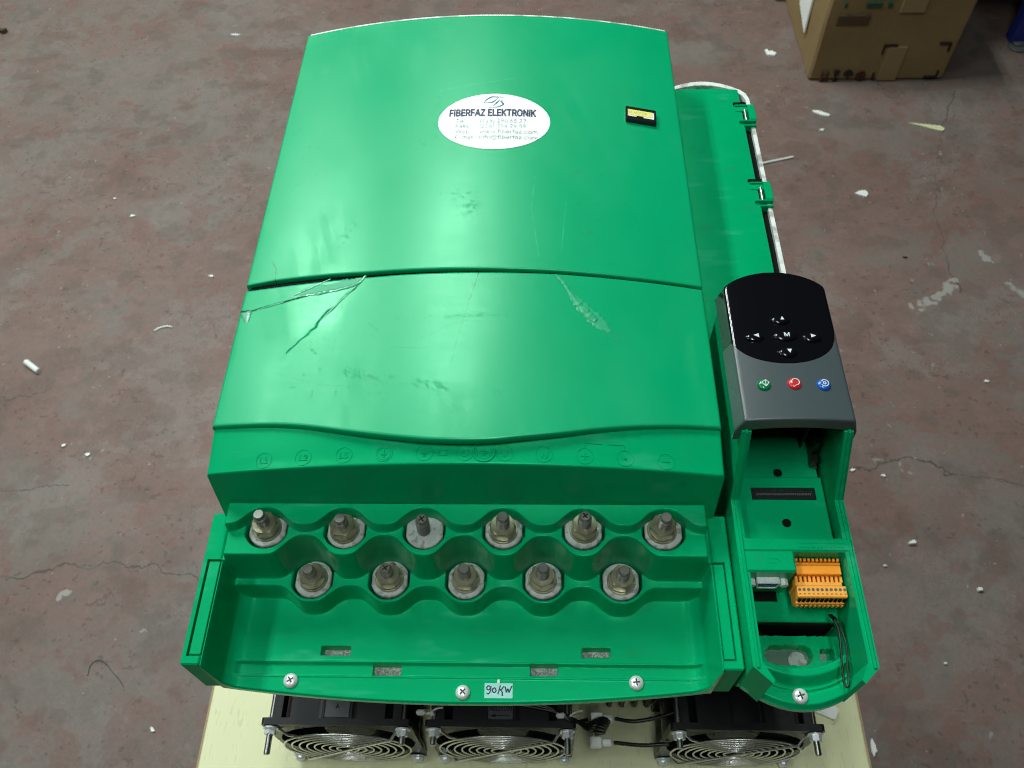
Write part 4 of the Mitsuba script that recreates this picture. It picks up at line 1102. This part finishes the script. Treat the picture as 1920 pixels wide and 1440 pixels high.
fq(0.850, 0.895, 0.004, 0.098, 'packing_tape', 'tape_strip')
fq(0.845, 0.900, 0.190, 0.336, 'packing_tape', 'tape_strip')
fq(0.705, 0.780, 0.160, 0.184, 'card_dark', 'torn_patch')
for i in range(16):
    x = 0.708 + i * 0.0046
    add(B + '__torn_patch__flute', box(x, x + 0.0022, yf - 0.0016, yf, FZ + 0.161, FZ + 0.183, 0.0004), 'card_dark', False)
corner = lambda x, z, dx, dz: cat(box(min(x, x + dx), max(x, x + dx), yf - 0.0006, yf + 0.008, FZ + z, FZ + z + 0.0035, 0.0001), box(x if dx > 0 else x - 0.0035, x + 0.0035 if dx > 0 else x, yf - 0.0007, yf + 0.008, FZ + min(z, z + dz), FZ + max(z, z + dz), 0.0001))
add(B + '__corner_mark', corner(0.838, 0.100, 0.033, -0.022), 'ink', False)
add(B + '__corner_mark', corner(0.998, 0.104, -0.028, -0.020), 'ink', False)
add(B + '__corner_mark', corner(0.996, 0.010, -0.032, 0.020), 'ink', False)
add(B + '__corner_mark', corner(0.836, 0.006, 0.006, 0.018), 'ink', False)


def onface(m, x, z):
    m.vertices = np.stack([x + m.vertices[:, 0], yf - 0.0006 + 0.006 * (m.vertices[:, 2] > 1e-6), FZ + z + m.vertices[:, 1]], 1)
    return m


arrow = lambda: [sbox(-0.0012, 0.005, 0.0012, 0.022), Polygon([(-0.004, 0.020), (0.004, 0.020), (0, 0.028)])]
mesh_of = lambda polys: cat(*[extr(p, 0, 0.001) for p in polys])
add(B + '__printed_symbol', cat(onface(mesh_of(arrow()), 0.711, 0.004), onface(mesh_of(arrow()), 0.723, 0.004), onface(mesh_of([sbox(-0.010, 0, 0.010, 0.002)]), 0.717, 0.004)), 'ink_red', False)
add(B + '__printed_symbol', onface(mesh_of([Polygon([(-0.007, 0.028), (0.007, 0.028), (0.005, 0.017), (0, 0.013), (-0.005, 0.017)]), sbox(-0.001, 0.002, 0.001, 0.014), sbox(-0.006, 0, 0.006, 0.002)]), 0.745, 0.004), 'ink', False)
add(B + '__printed_symbol', onface(mesh_of([Point(0, 0.016).buffer(0.012, 12).intersection(sbox(-0.02, 0.016, 0.02, 0.04)), sbox(-0.0006, 0.004, 0.0006, 0.017)]), 0.775, 0.004), 'ink', False)
add(B + '__printed_symbol', onface(mesh_of([Point(0, 0.014).buffer(0.012, 16).difference(Point(0, 0.014).buffer(0.0105, 16)), Polygon([(-0.008, 0.006), (-0.006, 0.005), (0.008, 0.022), (0.006, 0.023)]), sbox(-0.006, 0.013, 0.006, 0.015)]), 0.806, 0.004), 'ink_red', False)
for xa_, xb_ in ((0.762, 0.798), (0.712, 0.718), (0.812, 0.822)):
    add(B + '__printed_symbol', box(xa_, xb_, yf - 0.0006, yf + 0.006, FZ + 0.205, FZ + 0.215, 0.0001), 'ink_green', False)
add(B + '__paper_label', extr(Polygon([(1.965, 0.066), (2.06, 0.088), (2.14, 0.20), (1.975, 0.20)]), 0, 0.004).apply_transform(np.array([[0, 0, 1, bx0 - 0.0070], [1, 0, 0, 0], [0, 1, 0, FZ], [0, 0, 0, 1.0]])), 'paper', False)

g = box(0.50, 0.672, 2.215, 2.5, FZ + 0.001, FZ + 0.30, 0.006)
labels['cardboard_box_001'] = dict(label='second brown cardboard box cut off at the top edge, left of the larger one', category='cardboard box')
add('cardboard_box_001__carton', box(0.648, 0.720, 2.205, 2.50, FZ + 0.001, FZ + 0.30, 0.005), 'cardboard', 30)

rk = 'storage_rack'
labels[rk] = dict(label='blue legged storage rack at the top right corner', category='rack')
add(rk + '__upright', box(1.222, 1.262, 1.995, 2.035, FZ + 0.004, FZ + 1.6, 0.003), 'blue_paint')
add(rk + '__upright', box(1.222, 1.262, 2.55, 2.59, FZ + 0.004, FZ + 1.6, 0.003), 'blue_paint')
add(rk + '__upright', box(2.6, 2.64, 1.995, 2.035, FZ + 0.004, FZ + 1.6, 0.003), 'blue_paint')
add(rk + '__foot_plate', cat(cyl((1.241, 1.988, FZ), (1.241, 1.988, FZ + 0.006), 0.024, 20, 0.002), cyl((1.241, 1.995, FZ + 0.006), (1.241, 1.995, FZ + 0.012), 0.014, 16, 0.002)), 'rack_grey')
for zz in (0.22, 0.8, 1.5):
    add(rk + '__shelf', box(1.035, 2.7, 2.00, 2.62, FZ + zz, FZ + zz + 0.03, 0.003), 'rack_grey')  # unseen shelves, run left past the upright so they shade the floor

# ------------------------------------------------------------------ litter on the floor
def lit(x, y, size, label, seed, m='paper', asp=0.6, rot=0.0, h=0.003, name='paper_scrap', cat_='paper scrap'):
    r = np.random.default_rng(seed)
    a_ = np.sort(r.uniform(0, 2 * math.pi, 9))
    rr = r.uniform(0.55, 1.0, 9) * size * 0.42
    flake(name, x, y, FZ + 0.0005, np.stack([rr * np.cos(a_), asp * rr * np.sin(a_)], 1), h, m, rot, label, cat_, bend=3.0)


add('cigarette_stub', tube([(-1.036, 0.987, FZ + 0.006), (-1.02, 0.976, FZ + 0.006), (-1.003, 0.964, FZ + 0.006)], 0.0058, 14), 'paper', True, label='white rolled paper stub on the floor at the left', cat='paper stub')
flake('paper_scrap', 0.602, 1.975, FZ + 0.0005, [(-0.012, 0.010), (-0.006, 0.014), (-0.002, 0.004), (0.006, 0.006), (0.016, -0.004), (0.010, -0.014), (-0.008, -0.010)], 0.004, 'paper', 0, 'white forked paper scrap left of the large cardboard box', 'paper scrap')
flake('paper_scrap', 0.691, 1.735, FZ + 0.0005, [(-0.020, 0.008), (-0.006, 0.008), (0.020, -0.008), (0.016, -0.014), (0.0, -0.010), (-0.018, 0.002)], 0.003, 'paper', 0, 'white elongated paper sliver below the left half of the large box', 'paper scrap')
lit(0.682, 1.672, 0.018, 'tiny white paper scrap just below the elongated sliver', 3)
flake('wood_splinter', 0.945, 1.678, FZ + 0.0005, [(-0.055, 0.010), (0.020, 0.006), (0.028, -0.004), (0.022, -0.012), (0.010, -0.010)], 0.003, 'pale_wood', -0.12, 'pale pointed wooden splinter on the floor below the box, right side', 'splinter')
flake('paper_scrap', 0.733, 1.453, FZ + 0.0005, [(-0.018, 0.002), (-0.004, 0.010), (0.008, 0.010), (0.012, 0.0), (0.006, -0.010), (-0.004, -0.006)], 0.004, 'paper', 0, 'white teardrop scrap on the floor right of the green drive', 'paper scrap')
add('plastic_stick', tube([(0.47, 1.535, FZ + 0.003), (0.527, 1.557, FZ + 0.003), (0.597, 1.577, FZ + 0.003)], 0.0026, 8), 'white_plastic', True, label='thin white stick on the floor beside the right edge of the drive', cat='stick')
lit(-0.825, 2.081, 0.036, 'pale scrap on the floor near the top edge, left of the drive', 5, asp=0.3)
lit(-0.926, 1.399, 0.022, 'white scrap on the floor left of the upper cover', 6)
lit(-0.985, 1.455, 0.010, 'white speck up left of the scrap beside the upper cover', 16)
add('white_thread', tube(spline([(-0.795, 1.068, FZ + 0.002), (-0.785, 1.076, FZ + 0.002), (-0.772, 1.080, FZ + 0.002), (-0.760, 1.078, FZ + 0.002)], 16), 0.0018, 6), 'paper', True, label='short curved white thread on the floor left of the drive', cat='thread')
lit(-0.708, 1.216, 0.018, 'white scrap on the floor close to the seam of the covers', 8)
lit(-0.901, 0.795, 0.016, 'folded grey white scrap at lower left, left one of a pair', 9, rot=0.8)
lit(-0.848, 0.776, 0.013, 'small white scrap at lower left, right one of a pair', 10, asp=0.8)
lit(0.640, 0.607, 0.019, 'white lumpy scrap on the floor right of the orange plug', 11, asp=0.8, h=0.007)
lit(0.731, 0.524, 0.013, 'oval white crumb at the lower right of the floor', 12, asp=0.8, h=0.006)
lit(0.861, 0.942, 0.020, 'crescent white scrap on the floor at the right edge', 13, asp=0.4)
lit(-0.599, 0.289, 0.016, 'white flake on the floor near the lower left table edge', 14, asp=0.8)
lit(0.505, 0.275, 0.034, 'whitish torn flake on the floor beside the lower right table edge', 15, asp=0.35, rot=1.5)
lit(0.622, 0.737, 0.013, 'small white scrap on the floor just right of the keypad lower end', 17)
lit(0.586, 0.565, 0.008, 'white crumb on the floor between module and lumpy scrap', 18, h=0.004)
lit(0.644, 0.402, 0.007, 'white speck on the floor at lower right, nearest the table', 19, h=0.004)
lit(0.569, 0.748, 0.016, 'white scrap half hidden behind the open module wall', 20)
add('dark_hair', tube(spline([(-0.728, 0.369, FZ + 0.001), (-0.728, 0.386, FZ + 0.001), (-0.718, 0.394, FZ + 0.001), (-0.703, 0.388, FZ + 0.001), (-0.690, 0.376, FZ + 0.001), (-0.674, 0.363, FZ + 0.001), (-0.664, 0.352, FZ + 0.001)], 40), 0.0005, 6), 'dark_metal', True, label='dark curved thread on the floor at lower left', cat='thread')
lit(-1.478, 2.108, 0.030, 'dark brown clump on the floor at the upper left corner', 21, 'card_dark', asp=0.7, h=0.012, name='dirt_clump', cat_='dirt clump')
lit(0.783, 1.262, 0.018, 'short dark scrap on the floor right of the keypad', 22, 'ink', asp=0.35, h=0.002, name='rubber_scrap', cat_='rubber scrap')
